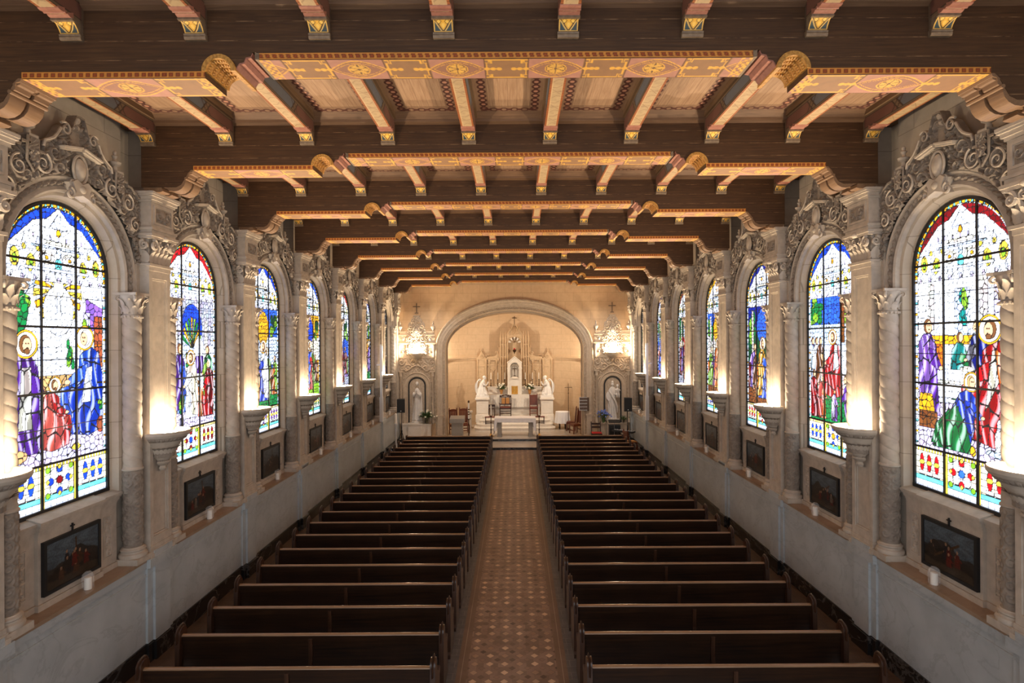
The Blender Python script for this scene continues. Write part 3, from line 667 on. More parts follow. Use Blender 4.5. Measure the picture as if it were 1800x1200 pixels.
def lower_panel(P, acc, acc2):
    U, Z = P.U, P.Z
    P.put(Z < 3.45, 'cream')
    P.put((Z < 3.45) & (Z > 3.39) & (np.sin(U*110) > 0), 'yellow'); P.put((Z < 2.96), 'pale'); P.put((Z > 2.96) & (Z < 3.02), 'aqua')
    for x in (-.62, -.47, .47, .62, -.77, .77):
        P.ell(x, 3.22, .045, .13, acc); P.ell(x, 3.22, .055, .035, 'yellow'); P.rect(x-.06, x+.06, 3.03, 3.09, 'white')
    for k in range(4):
        a = PI/4+k*PI/2; P.ell(.13*math.cos(a), 3.2+.13*math.sin(a), .075, .075, 'white'); a = k*PI/2; P.ell(.15*math.cos(a), 3.2+.15*math.sin(a), .05, .05, acc); P.ell(.2*math.cos(a), 3.2+.18*math.sin(a), .03, .03, 'yellow')
    P.ell(0, 3.2, .055, .055, acc2); P.put((np.abs(np.abs(U)-.29) < .035) & (Z < 3.40), 'yellow')
    for x in (-.25, .25):
        for z in (3.02, 3.36): P.ell(x*.8, z, .04, .04, 'lime')
def canopy(P, acc):
    U, Z = P.U, P.Z
    P.put(Z > 5.95, acc)
    P.poly([(-.9, 5.9), (-.82, 6.28), (-.70, 6.40), (-.42, 6.66), (-.2, 6.72), (0, 6.9), (.2, 6.72), (.42, 6.66), (.70, 6.40), (.82, 6.28), (.9, 5.9)], 'white')
    P.put((Z > 5.88) & (Z < 6.28) & (np.abs(U) < .9), 'white')
    for x, z in ((-.7, 6.15), (.7, 6.15), (-.45, 6.1), (.45, 6.1)): P.ell(x, z, .07, .12, 'yellow'); P.ell(x, z-.02, .035, .06, 'lime')
    for x in (-.2, .2): P.ell(x, 6.2, .13, .09, 'cream'); P.ell(x, 6.2, .08, .05, 'white')
    for x in np.linspace(-.78, .78, 9): P.ell(x, 5.97, .055, .075, 'pale'); P.rect(x-.02, x+.02, 5.88, 5.95, 'lilac')
    for x in (-.56, -.34, .34, .56): P.poly([(x-.05, 6.3), (x, 6.52-.2*abs(x)*.6), (x+.05, 6.3)], 'pale'); P.ell(x, 6.3, .03, .04, 'yellow')
    for x in np.linspace(-.42, .42, 7): P.rect(x-.012, x+.012, 6.44-.0*x, 6.5, 'lilac')
    P.poly([(-.16, 6.6), (0, 6.82), (.16, 6.6)], 'pale'); P.rect(-.45, .45, 6.33, 6.36, 'sky'); P.ell(0, 6.12, .06, .09, 'aqua'); P.ell(-.2, 6.2, .03, .03, 'gold'); P.ell(.2, 6.2, .03, .03, 'gold'); P.ell(0, 6.27, .04, .07, 'sky'); P.ell(0, 6.55, .04, .05, 'gold'); P.rect(-.25, .25, 6.38, 6.43, 'cream'); P.rect(-.55, .55, 6.02, 6.06, 'pale')
def border(P, acc):
    U, Z = P.U, P.Z
    R = np.hypot(U, Z-CZ); d = np.where(Z > CZ, .895-R, .895-np.abs(U)); t = np.where(Z > CZ, np.arctan2(Z-CZ, U)*.9, Z)
    m = (d < .05) & (Z > 3.45); P.put(m & ((t/.11) % 1 < .7), 'gold' if True else acc); P.put(m & ((t/.11) % 1 >= .7), 'aqua'); P.put((d < .05) & (Z < 5.95) & (Z > 3.45) & ((t/.16) % 1 < .8), 'pale')
    P.put((d < .062) & (d > .05) & (Z > 3.45), 'white')
def ground(P, col, z1=3.95): P.rect(-1, 1, 3.45, z1, col)
def scene_workshop(P):
    P.rect(-1, 1, 3.45, 6.1, 'white'); ground(P, 'lilac', 4.0); P.rect(-1, 1, 4.0, 4.45, 'grey')
    P.rect(-.35, .5, 4.45, 5.0, 'pale'); P.poly([(-1, 5.0), (-.5, 5.75), (-.2, 5.9), (-1, 5.95)], 'sky')
    P.plant(-.66, 5.05, .75, .22, 'green', 12, 1); P.rect(-.72, -.66, 4.5, 5.2, 'teal'); P.rect(-.58, -.54, 4.5, 5.2, 'lilac')
    for k in range(16): a = 2*PI*k/16; P.poly([(.0, 5.78), (.42*math.cos(a-.12), 5.72+.42*math.sin(a-.12)), (.42*math.cos(a+.12), 5.72+.42*math.sin(a+.12))], 'gold' if k % 2 else 'yellow')
    P.ell(0, 5.5, .26, .34, 'white'); P.ell(0, 5.8, .09, .13, 'cream', plain=True); P.rect(-.03, .03, 5.5, 5.75, 'pale')
    P.poly([(.5, 5.7), (.88, 5.55), (.88, 5.3), (.5, 5.2)], 'violet'); P.rect(.45, .58, 4.4, 5.5, 'lilac'); P.rect(.66, .88, 4.7, 5.45, 'brick'); P.rect(.66, .88, 5.0, 5.04, 'orange'); P.plant(.5, 4.9, .5, .12, 'green', 7, 2)
    P.rect(-.42, .28, 4.42, 4.62, 'tan'); P.rect(-.30, -.22, 3.95, 4.42, 'brown'); P.rect(.14, .22, 3.95, 4.42, 'brown'); P.plant(.22, 4.6, .5, .1, 'green', 6, 3)
    P.person(-.55, 3.62, 1.55, 'purple', 'purple', face=1); P.poly([(-.66, 3.95), (-.45, 3.95), (-.46, 4.75), (-.6, 4.75)], 'stone', fold=1)
    P.person(.55, 3.75, 1.5, 'royal', 'blue', hair='white', face=-1, pose='sit'); P.poly([(.4, 4.2), (.5, 4.7), (.62, 4.72), (.58, 4.2)], 'white', fold=1)
    P.person(-.12, 3.62, .95, 'red', 'rose', face=1, pose='sit')
    P.ell(.78, 3.85, .08, .12, 'brick'); P.plant(.78, 3.95, .3, .1, 'green', 5, 4); P.ell(.3, 3.6, .08, .05, 'yellow'); P.ell(-.65, 3.62, .13, .08, 'tan')
    canopy(P, 'blue'); border(P, 'gold'); lower_panel(P, 'blue', 'dred')
def scene_supper(P):
    P.rect(-1, 1, 3.45, 6.1, 'pale'); ground(P, 'lilac', 4.15); P.rect(-1, 1, 5.0, 5.9, 'white')
    P.rect(-.1, .16, 5.05, 5.75, 'sky'); P.rect(-.62, -.5, 4.9, 5.85, 'stone'); P.rect(.32, .46, 4.9, 5.9, 'stone'); P.plant(.06, 5.0, .7, .1, 'teal', 7, 5); P.rect(.55, .75, 5.1, 5.8, 'lilac')
    P.rect(-.75, .45, 4.98, 5.1, 'gold'); P.rect(-.75, -.3, 4.55, 4.98, 'orange'); P.rect(.5, .9, 4.3, 5.0, 'royal')
    P.person(-.02, 4.2, .95, 'green', 'teal', face=1, halo=False); P.person(.28, 4.25, 1.05, 'dgrey', 'deep', hair='dhair', face=-1, halo=False)
    P.rect(-.5, .28, 4.22, 4.62, 'white'); P.rect(-.5, .28, 4.42, 4.46, 'cream'); P.ell(.1, 4.64, .12, .04, 'cream')
    P.person(-.64, 3.95, 1.4, 'purple', 'violet', face=1, halo=False); P.rect(-.85, -.45, 3.75, 4.0, 'brown'); P.poly([(-.85, 4.0), (-.5, 4.0), (-.55, 4.25), (-.8, 4.25)], 'gold')
    P.person(.56, 3.68, 1.62, 'red', 'red', face=-1, pose='sit'); P.poly([(.4, 4.1), (.52, 4.9), (.62, 4.9), (.62, 4.5)], 'cream', fold=1); P.poly([(.62, 4.5), (.55, 4.95), (.72, 4.8), (.74, 4.4)], 'orange', fold=1)
    P.person(-.05, 3.55, 1.15, 'blue', 'green', hair='tan', face=1, pose='kneel'); P.poly([(-.55, 3.5), (.2, 3.5), (.1, 3.85), (-.1, 4.15), (-.3, 3.95)], 'green', fold=1)
    P.ell(.62, 3.58, .2, .05, 'sky'); P.ell(.62, 3.75, .07, .16, 'white'); P.ell(.62, 3.95, .03, .08, 'pale'); P.ell(.76, 3.72, .06, .13, 'pale'); P.ell(.2, 3.55, .05, .07, 'gold')
    canopy(P, 'dred'); border(P, 'gold'); lower_panel(P, 'red', 'royal')
def scene_temple(P):
    P.rect(-1, 1, 3.45, 6.1, 'pale'); ground(P, 'lilac', 3.8); P.rect(-1, 1, 5.0, 5.9, 'grey'); P.ell(.05, 5.3, .36, .5, 'blue'); P.rect(-.31, .41, 4.7, 5.2, 'sky')
    for k in range(9): a = PI*(.1+.8*k/8); P.poly([(.05, 4.95), (.05+.34*math.cos(a-.1), 5.0+.55*math.sin(a-.1)), (.05+.34*math.cos(a+.1), 5.0+.55*math.sin(a+.1))], ('lime', 'gold', 'green')[k % 3])
    P.rect(-.55, -.42, 4.2, 5.5, 'stone'); P.rect(.5, .62, 4.2, 5.5, 'stone'); P.poly([(-.88, 4.9), (-.62, 4.9), (-.66, 5.4), (-.88, 5.5)], 'red', fold=1)
    P.ell(.3, 4.95, .17, .2, 'white'); P.rect(.18, .45, 4.45, 4.8, 'purple', fold=1); P.plant(-.05, 4.5, .35, .12, 'green', 6, 6)
    P.person(-.70, 3.6, 1.25, 'purple', 'gold', face=1, halo=False); P.person(-.36, 3.75, 1.3, 'royal', 'purple', face=1, halo=False); P.person(.62, 3.9, 1.1, 'lime', 'green', face=-1, halo=False)
    P.person(.66, 3.58, 1.15, 'red', 'dred', hair='white', face=-1, halo=False); P.person(.4, 3.6, .85, 'orange', 'red', face=-1, halo=False, pose='kneel'); P.person(.02, 3.62, 1.25, 'white', 'cream', face=-1); P.plant(-.3, 3.6, .5, .1, 'dgreen', 7, 7); P.rect(-.36, -.24, 3.5, 3.65, 'dgrey')
    canopy(P, 'red'); border(P, 'gold'); lower_panel(P, 'dred', 'blue')
def scene_hill(P):
    P.rect(-1, 1, 3.45, 6.1, 'royal'); P.rect(-1, 1, 4.95, 5.35, 'sky'); P.rect(-1, 1, 4.4, 4.95, 'pale'); ground(P, 'green', 4.0); P.rect(-1, 1, 4.0, 4.4, 'stone')
    P.plant(-.62, 5.2, .7, .3, 'green', 14, 8); P.plant(.55, 5.0, .8, .3, 'lime', 12, 9); P.rect(.25, .4, 5.0, 5.95, 'brown'); P.rect(.45, .7, 5.55, 5.8, 'pink')
    for k, x in enumerate((-.75, -.6, -.45)): P.person(x, 4.15, .95, ('violet', 'cream', 'tan')[k], ('sky', 'white', 'brown')[k], face=1, halo=False)
    P.person(.72, 4.1, 1.0, 'gold', 'brown', face=-1, halo=False); P.person(.05, 3.95, 1.25, 'red', 'red', face=-1, pose='sit'); P.poly([(.0, 4.45), (.06, 4.95), (.15, 4.95), (.2, 4.5)], 'white', fold=1)
    P.person(-.7, 3.5, .95, 'dred', 'red', face=1, halo=False); P.person(-.4, 3.5, .85, 'orange', 'rose', hair='white', face=1, halo=False); P.person(.05, 3.5, .6, 'violet', 'lilac', hair='gold', face=1, halo=False); P.person(.62, 3.5, 1.0, 'purple', 'royal', face=-1, halo=False, pose='kneel')
    canopy(P, 'blue'); border(P, 'gold'); lower_panel(P, 'blue', 'gold')
def scene_any(seed, bg, main, acc):
    def f(P):
        rg = np.random.default_rng(seed)
        P.rect(-1, 1, 3.45, 6.1, bg[0]); P.rect(-1, 1, 4.5, 5.2, bg[1]); ground(P, bg[2], 4.0)
        P.plant(-.6, 4.8, 1.0, .28, 'green', 12, seed); P.plant(.6, 5.0, .8, .26, 'dgreen', 10, seed+1)
        P.ell(0, 5.4, .3, .42, bg[3]); P.rect(-.62, -.5, 4.3, 5.8, 'stone')
        cols = ['purple', 'royal', 'orange', 'lime', 'dred', 'gold', 'teal', 'violet', 'brown']
        for k in range(4):
            x = (-.68, -.38, .40, .68)[k]; P.person(x, 3.6+.3*rg.random(), 1.0+.35*rg.random(), cols[rg.integers(9)], cols[rg.integers(9)], face=1 if x < 0 else -1, halo=rg.random() < .4, pose=('stand', 'stand', 'kneel')[rg.integers(3)])
        P.person(.02, 3.62, 1.45, main[0], main[1], face=rg.choice([-1, 1]))
        canopy(P, acc[0]); border(P, 'gold'); lower_panel(P, acc[1], acc[2])
    return f
def glass_art(res, art, seed):
    nu = int(1.80/res)+1; nz = int(4.13/res)+1
    U, Z = np.meshgrid(np.linspace(-.90, .90, nu), np.linspace(2.82, 6.95, nz), indexing='ij'); P = Pic(U, Z); art(P)
    rg = np.random.default_rng(seed)
    def cells(cx, cz):
        gx, gz = int(2.2/cx)+5, int(4.6/cz)+5
        sx = (np.arange(gx)[:, None]+rg.uniform(.12, .88, (gx, gz)))*cx-1.1-cx; sz = (np.arange(gz)[None]+rg.uniform(.12, .88, (gx, gz)))*cz+2.65-cz
        iu = np.floor((U+1.1+cx)/cx).astype(int); iz = np.floor((Z-2.65+cz)/cz).astype(int); d1 = np.full(U.shape, 9.); d2 = d1.copy(); cell = np.zeros(U.shape, int)
        for a in (-1, 0, 1):
            for b_ in (-1, 0, 1):
                x = np.clip(iu+a, 0, gx-1); z = np.clip(iz+b_, 0, gz-1); d = np.hypot(U-sx[x, z], (Z-sz[x, z])*cx/cz); cl = x*gz+z
                n1 = d < d1; d2 = np.where(n1, d1, np.minimum(d2, d)); cell = np.where(n1, cl, cell); d1 = np.where(n1, d, d1)
        return d2-d1, cell, gx*gz
    dA, cA, nA = cells(.088, .088); dB, cB, nB = cells(.13, .30); fo = P.fold > 0
    dd = np.where(fo, dB, dA); cell = np.where(fo, cB, cA); ng = max(nA, nB); low = Z < 3.45
    rv = rg.uniform(.66, 1.12, ng)[cell][..., None]; tint = rg.uniform(.90, 1.08, (ng, 3))[cell]
    c = P.c*rv*np.where(P.plain[..., None], 1/np.maximum(rv, .3), tint)
    white = (P.c.min(-1) > .75)[..., None]
    c = np.where(white, P.c*(.62+.45*rv)*np.where(rg.random(ng)[cell][..., None] < .25, np.array([.78, .82, .98]), 1), c)
    f = P.fold[..., None]; fs = np.sin(U*38+np.sin(Z*6+U*7)*2.4+P.r*1.7)[..., None]
    c = c*(1-f*.62*np.clip(.5-fs*.7, 0, 1)); c = c+f*np.clip(fs-.35, 0, 1)*.42*(1-c); c = np.where((f > .5) & (np.abs(fs) < .13) & (np.sin(Z*5+U*9)[..., None] > -.2), c*.12, c)
    lead = (dd < np.where(white[..., 0], max(.0085, res*.9), max(.0105, res*1.05))) & ~P.plain & ~low
    g = np.minimum(np.abs((U+.9) % .1-.05), np.abs((Z-2.84) % .085-.0425)); lead |= low & (g < max(.005, res*.5)) & (P.c.min(-1) > .6)
    e = np.zeros(U.shape, bool); r = P.r
    e[1:] |= r[1:] != r[:-1]; e[:, 1:] |= r[:, 1:] != r[:, :-1]
    if res < .015: e[:-1] |= (r[1:] != r[:-1]) & False
    c = np.where((lead | e)[..., None], np.where(white & lead[..., None] & ~e[..., None], .10, .010), c)*np.array([.92, .97, 1.07])
    keep = np.where(Z > CZ, np.hypot(U, Z-CZ) < .90, True) & (Z > 2.84)
    return U, Z, c, keep
ARTS = {(-1, 0): (scene_workshop, 'of a carpenter family under a golden burst'), (1, 0): (scene_supper, 'of a red-robed seated man with a kneeling woman in green'),
        (-1, 1): (scene_temple, 'of a white-robed figure under a palm'), (1, 1): (scene_hill, 'of a red-robed man teaching on a hill')}
SPEC = {(-1, 2): (('royal', 'sky', 'green', 'gold'), ('blue', 'white'), ('blue', 'purple', 'gold')), (-1, 3): (('gold', 'cream', 'lime', 'blue'), ('red', 'royal'), ('royal', 'green', 'red')),
        (-1, 4): (('pale', 'royal', 'grey', 'white'), ('red', 'dred'), ('red', 'gold', 'blue')), (-1, 5): (('sky', 'gold', 'green', 'cream'), ('purple', 'royal'), ('blue', 'red', 'gold')), (-1, 6): (('brown', 'tan', 'brown', 'gold'), ('brown', 'dred'), ('brown', 'brown', 'gold')),
        (1, 2): (('deep', 'dgreen', 'brown', 'royal'), ('royal', 'gold'), ('deep', 'red', 'gold')), (1, 3): (('royal', 'stone', 'brown', 'gold'), ('gold', 'orange'), ('gold', 'blue', 'red')),
        (1, 4): (('dgreen', 'red', 'grey', 'sky'), ('white', 'dred'), ('dred', 'green', 'blue')), (1, 5): (('deep', 'royal', 'brown', 'rose'), ('red', 'purple'), ('blue', 'red', 'gold')), (1, 6): (('brown', 'tan', 'brown', 'gold'), ('dred', 'brown'), ('brown', 'brown', 'gold'))}
def ring(b, R0, R1, p0, p1, zb, n=40):
    def pth(R): return [(R, zb)]+[(R*math.cos(PI*k/n), CZ+R*math.sin(PI*k/n)) for k in range(n+1)]+[(-R, zb)]
    b.grid(np.array([[(p, y, z) for y, z in pth(R)] for R, p in ((R1, p0), (R1, p1), (R0, p1), (R0, p0))]), cu=True)
wn = 0; frame_o = None
for sd in (-1, 1):
    for i in range(7):
        wn += 1; loc, rz = wall_at(sd, YB[i])
        if (sd, i) in ARTS: art, txt = ARTS[sd, i]; lb = f'arched stained glass window {txt}'
        else:
            s = SPEC[sd, i]; art = scene_any(40+wn, *s); lb = f'arched stained glass window on {SIDE[sd]}, {ORD[6-i]} from the altar'
        W = thing(f'window_{wn}', lb, 'window', loc, rz, kind='structure')
        res = (.0095, .011, .016, .018, .02, .024, .03)[i]
        U, Z, c, keep = glass_art(res, art, 100+wn)
        if i == 6: c = c*.12
        g = painted('glass', np.stack([np.full_like(U, -.155), U, Z], -1), c, M['stained'], W, keep)
        if frame_o is None:
            b = MB(); ring(b, .885, .925, -.19, -.125, 2.80); b.box(-.19, -.12, -.925, .925, 2.80, 2.875); fm = b.mesh('frame', M['iron'])
            b = MB()
            for x in (-.3, .3): b.box(-.165, -.135, x-.013, x+.013, 2.85, 6.05+math.sqrt(.8-x*x))
            for z in (3.45, 4.40, 5.28, 6.14): h = .88 if z < CZ else math.sqrt(.79-(z-CZ)**2); b.box(-.162, -.138, -h, h, z-.014, z+.014)
            for z in (3.92, 4.84, 5.70): b.box(-.158, -.145, -.88, .88, z-.005, z+.005)
            bmh = b.mesh('glazing_bars', M['iron'], 0); frame_o = True
        for nm, me in (('frame', fm), ('glazing_bars', bmh)):
            o = bpy.data.objects.new(nm, me); C.objects.link(o); o.parent = W
# ---------------------------------------------------------------- carved surround and crest over each window
def make_surround():
    r = thing('window_surround', '', 'carved stonework', group='carved surrounds above the windows', kind='thing')
    b = MB(); n = 40
    prof = [(1.045, -.03), (1.045, .05), (1.075, .07), (1.10, .055), (1.115, .04), (1.20, .045), (1.215, .075), (1.245, .085), (1.27, .07), (1.28, -.03)]
    def pth(R): return [(R, 5.84)]+[(R*math.cos(PI*k/n), CZ+R*math.sin(PI*k/n)) for k in range(n+1)]+[(-R, 5.84)]
    b.grid(np.array([[(p, y, z) for y, z in pth(R)] for R, p in prof])); b.build('archivolt', M['stone'], r, 30)
    t = np.linspace(-.21, PI*1.16+.21, 700); T, V = np.meshgrid(t, np.linspace(0, 1, 9), indexing='ij'); R = 1.118+.08*V
    on = (T >= 0) & (T <= PI*1.16); a = np.clip(T, 0, PI*1.16)/1.16
    Y = np.where(T < 0, R, np.where(T > PI*1.16, -R, R*np.cos(a))); Z = CZ+np.where(T < 0, T, np.where(T > PI*1.16, PI*1.16-T, R*np.sin(a)))
    h = np.abs(np.sin(T*26+V*3))*np.sin(PI*V)**.6+.4*np.abs(np.sin(T*52))*np.sin(PI*V)
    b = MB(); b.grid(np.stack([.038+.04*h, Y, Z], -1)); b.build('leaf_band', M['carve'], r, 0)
    # crest
    H = [(0, 8.15), (.07, 8.14), (.11, 8.05), (.14, 7.96), (.17, 7.93), (.22, 7.98), (.30, 7.93), (.36, 7.84), (.44, 7.72), (.54, 7.65), (.61, 7.62), (.615, 7.47), (.69, 7.47), (.695, 7.60), (.87, 7.60), (.875, 7.53), (.95, 7.53), (.955, 7.48), (1.05, 7.47), (1.15, 7.40), (1.22, 7.35), (1.25, 7.36), (1.33, 7.46)]
    yy = np.unique(np.r_[np.linspace(-1.33, 1.33, 300), [s_*(a+e) for a, _ in H for s_ in (-1, 1) for e in (-.001, .001)]]); yy = yy[np.abs(yy) <= 1.33]
    top = np.interp(np.abs(yy), [a for a, _ in H], [z for _, z in H]); bot = np.where(np.abs(yy) < 1.26, CZ+np.sqrt(np.maximum(1.26**2-yy**2, 0)), 6.3); bot = np.maximum(bot, 6.3)
    nz = 110; T = np.linspace(0, 1, nz); Y = np.repeat(yy[:, None], nz, 1); Z = bot[:, None]+(top-bot)[:, None]*T[None]
    cs = []
    for s_ in (-1, 1):
        cs += [(s_*.62, 7.32, .19, s_), (s_*.98, 7.20, .19, -s_), (s_*1.12, 6.92, .16, s_), (s_*.42, 7.53, .13, -s_), (s_*.24, 7.86, .09, s_), (s_*1.18, 6.62, .12, -s_), (s_*.34, 7.33, .12, s_), (s_*.78, 7.46, .11, -s_), (s_*.28, 7.68, .09, s_), (s_*.86, 7.10, .11, s_), (s_*1.10, 7.30, .09, s_)]
    h = np.maximum(swirl(Y, Z, cs), .8*leafy(Y, Z, 34)**.6)
    edge = np.minimum(1, np.minimum((top[:, None]-Z), (Z-bot[:, None]))/.03); rim = (top[:, None]-Z < .03)
    ctr = np.clip((np.hypot((Y)/.13, (Z-7.42)/.2)-1)*4, 0, 1); plq = np.clip(np.maximum(np.abs(Y)/.09, np.abs(Z-7.80)/.14)*6-6, 0, 1)
    px = .075+.085*h*ctr*plq; px = np.where(rim, .165, px)
    b = MB(); b.grid(np.stack([px, Y, Z], -1)); b.grid(np.array([[(.03, y, z+.0) for y, z in zip(yy, top)], [(.165, y, z) for y, z in zip(yy, top)]]))
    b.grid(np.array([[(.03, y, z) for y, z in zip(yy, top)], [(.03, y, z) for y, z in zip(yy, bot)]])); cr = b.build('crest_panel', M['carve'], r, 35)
    b = MB(); b.ell((.14, 0, 7.42), (.06, .10, .16), 16, 10); b.build('oval_boss', M['stone'], r, 60)
    b = MB(); b.tube([(.15, .125*math.cos(a), 7.42+.19*math.sin(a)) for a in [2*PI*k/28 for k in range(28)]], .018, 6, True); b.build('oval_rim', M['stone'], r, 50)
    for s_ in (-1, 1):
        b = MB(); b.prism([(s_*.02, 7.665), (s_*.34, 7.60), (s_*.34, 7.63), (s_*.02, 7.70)][::s_], 0, .05, .20); b.prism([(s_*.02, 7.695), (s_*.36, 7.622), (s_*.36, 7.645), (s_*.02, 7.72)][::s_], 0, .05, .22); b.build('pediment_moulding', M['stone'], r, 50)
        b = MB(); b.tube([(.155, s_*y, z) for y, z in ((.34, 7.88), (.40, 7.78), (.46, 7.71), (.54, 7.66), (.60, 7.63), (.62, 7.55))], .019, 6); b.build('edge_moulding', M['stone'], r, 50)
        for y, z, r0, r1, tn, a0, sg, tr_ in ((.25, 7.89, .10, .015, 1.3, PI*.2 if s_ > 0 else PI*.8, s_, .019), (.14, 7.20, .09, .012, 1.4, -PI*.3 if s_ > 0 else PI*1.3, -s_, .017), (.62, 7.32, .15, .02, 1.6, PI*.6 if s_ > 0 else PI*.4, s_, .017), (.98, 7.20, .14, .02, 1.5, PI*.5, -s_, .016), (1.14, 6.9, .12, .02, 1.5, PI*.5, s_, .014)):
            b = MB(); b.spiral((.152, s_*y, z), r0, r1, tn, a0, sg, tr_); b.build('volute', M['stone'], r, 50)
    b = MB(); b.ell((.08, 0, 8.10), (.07, .06, .07), 10, 6); b.ell((.07, 0, 8.0), (.06, .085, .05), 10, 6); b.build('shell_finial', M['stone'], r, 50)
    b = MB()                                                                      # keystone cartouche
    b.prism([(-.17, 7.22), (-.10, 7.27), (0, 7.22), (.10, 7.27), (.17, 7.22), (.12, 7.10), (.16, 7.02), (0, 7.07), (-.16, 7.02), (-.12, 7.10)], 0, .04, .19); b.ell((.17, 0, 7.15), (.05, .07, .06), 10, 6)
    for s_ in (-1, 1): b.spiral((.17, s_*.2, 7.06), .08, .012, 1.4, PI/2, s_, .024)
    b.build('keystone_cartouche', M['stone'], r, 35)
    for s_ in (-1, 1):
        b = MB(); b.box(.03, .17, s_*.78-.07, s_*.78+.07, 7.60, 7.63); b.lathe([(.05, 7.63), (.035, 7.66), (.04, 7.68), (.03, 7.70), (.075, 7.73), (.085, 7.765), (.05, 7.775), (.035, 7.79), (.025, 7.82), (.035, 7.84), (.045, 7.86), (.02, 7.88), (.03, 7.91), (.022, 7.935), (0, 7.95)], (.085, s_*.78, 0), 14, cap=False)
        b.build('urn_finial', M['stone'], r, 40)
        b = MB(); Y2, Z2 = np.meshgrid(np.linspace(-.065, .065, 16), np.linspace(7.30, 7.58, 30), indexing='ij'); b.grid(np.stack([.16+.03*leafy(Y2+.1, Z2, 40), s_*.78+Y2, Z2], -1)); b.tube([(.165, s_*.78-.085, 7.6), (.15, s_*.78-.085, 7.3), (.165, s_*.78, 7.18), (.15, s_*.78+.085, 7.3), (.15, s_*.78+.085, 7.6)], .018, 6); b.build('pedestal_panel', M['carve'], r, 40)
    return r
su = make_surround(); first = True
for sd in (-1, 1):
    for i in range(7):
        loc, rz = wall_at(sd, YB[i]); lb = f'carved stone crest and arch moulding over the {ORD[6-i]} window from the altar, {SIDE[sd]}'
        if first: su.location = loc; su.rotation_euler = (0, 0, rz); su['label'] = lb; first = False
        else: dup(su, lb, loc, rz)

# ---------------------------------------------------------------- leaves and capitals
def leaf(b, base, out, up, w_, h, curl, n=6, m=5):
    """curved acanthus-like leaf standing at base, bending outwards"""
    base, out = Vector(base), Vector(out).normalized(); upv = Vector((0, 0, 1)); sd = upv.cross(out)
    rows = []
    for i in range(n+1):
        t = i/n; wd = w_*(.75+.5*math.sin(PI*min(t*1.1, 1)))*(1-.55*t**3)*(1+.12*(i % 2)); o = curl*t**3+.012; z = h*(t-.25*max(0, t-.75)**1*2)
        rows.append([tuple(base+out*(o+.012*(1-abs(j/(m-1)*2-1)))+sd*(wd*(j/(m-1)-.5))+upv*z) for j in range(m)])
    b.grid(np.array(rows))
def round_capital(b, z0, h, r):
    b.lathe([(r, z0), (r*1.12, z0+.02), (r*1.12, z0+.05), (r*1.0, z0+.06), (r*.98, z0+h*.3), (r*1.08, z0+h*.6), (r*1.35, z0+h*.86), (r*1.3, z0+h*.9)], seg=20)
    for ring_, (zz, hh, cu, k0) in enumerate(((z0+.07, h*.36, .05, 0), (z0+.10, h*.58, .075, .5))):
        for k in range(8): a = 2*PI*(k+k0)/8; leaf(b, (r*.98*math.cos(a), r*.98*math.sin(a), zz), (math.cos(a), math.sin(a), 0), None, r*.62, hh, cu)
    a0 = r*1.45; b.prism([(x*a0, y*a0) for x, y in ((-1, -1), (-.5, -.82), (.5, -.82), (1, -1), (.82, -.5), (.82, .5), (1, 1), (.5, .82), (-.5, .82), (-1, 1), (-.82, .5), (-.82, -.5))], 2, z0+h*.9, z0+h)
    for k in range(4):
        a = PI/4+k*PI/2; c = (r*1.45*math.cos(a), r*1.45*math.sin(a), z0+h*.76); pts = []
        for i in range(14): t = i/13; an = PI*.9-2.9*PI*t*.8; q = .055*(1-.75*t); pts.append((c[0]+math.cos(a)*q*math.cos(an), c[1]+math.sin(a)*q*math.cos(an), c[2]+q*math.sin(an)))
        b.tube(pts, [.024*(1-.5*i/13) for i in range(14)], 6)
    return b
def make_column():
    r = thing('twisted_column', '', 'column', group='twisted columns beside the windows', kind='thing')
    b = MB(); b.box(-.19, .19, -.19, .19, 1.65, 1.74); b.lathe([(.19, 1.74), (.20, 1.77), (.19, 1.80), (.165, 1.815), (.16, 1.835), (.175, 1.85), (.175, 1.87), (.15, 1.885), (.145, 1.90)], seg=24); b.build('column_base', M['stone'], r, 40)
    th = np.linspace(0, 2*PI, 73)[:-1]; z = np.linspace(1.90, 3.10, 125); T, Z = np.meshgrid(th, z, indexing='ij'); A = T*.135
    cs = [(.0707*(2*k+1)+.0, 1.99+.13*m+(.065 if k % 2 else 0), .085, 1 if (k+m) % 2 else -1) for k in range(6) for m in range(9)]
    h = np.maximum(swirl(A, Z, cs), .5*leafy(A, Z, 30)); R = .128+.018*h*np.clip((Z-1.92)*30, 0, 1)*np.clip((3.08-Z)*30, 0, 1)
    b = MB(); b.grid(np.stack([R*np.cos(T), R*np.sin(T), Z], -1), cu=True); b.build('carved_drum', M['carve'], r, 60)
    b = MB(); b.lathe([(.13, 3.08), (.148, 3.09), (.15, 3.11), (.135, 3.125), (.13, 3.14)], seg=24)
    z = np.linspace(3.13, 5.45, 300); th = np.linspace(0, 2*PI, 65)[:-1]; T, Z = np.meshgrid(th, z, indexing='ij'); ph = T+2*PI*Z/.36
    R = .113+.020*np.abs(np.sin(ph))**.36; b.grid(np.stack([R*np.cos(T), R*np.sin(T), Z], -1), cu=True); b.build('twisted_shaft', M['stone'], r, 35)
    b = MB(); round_capital(b, 5.44, .40, .125)
    for k in range(16): a = 2*PI*k/16; b.ell((.145*math.cos(a), .145*math.sin(a), 5.465), (.018, .018, .022), 6, 4)
    b.build('leafy_capital', M['stone'], r, 45); return r
col = make_column(); first = True
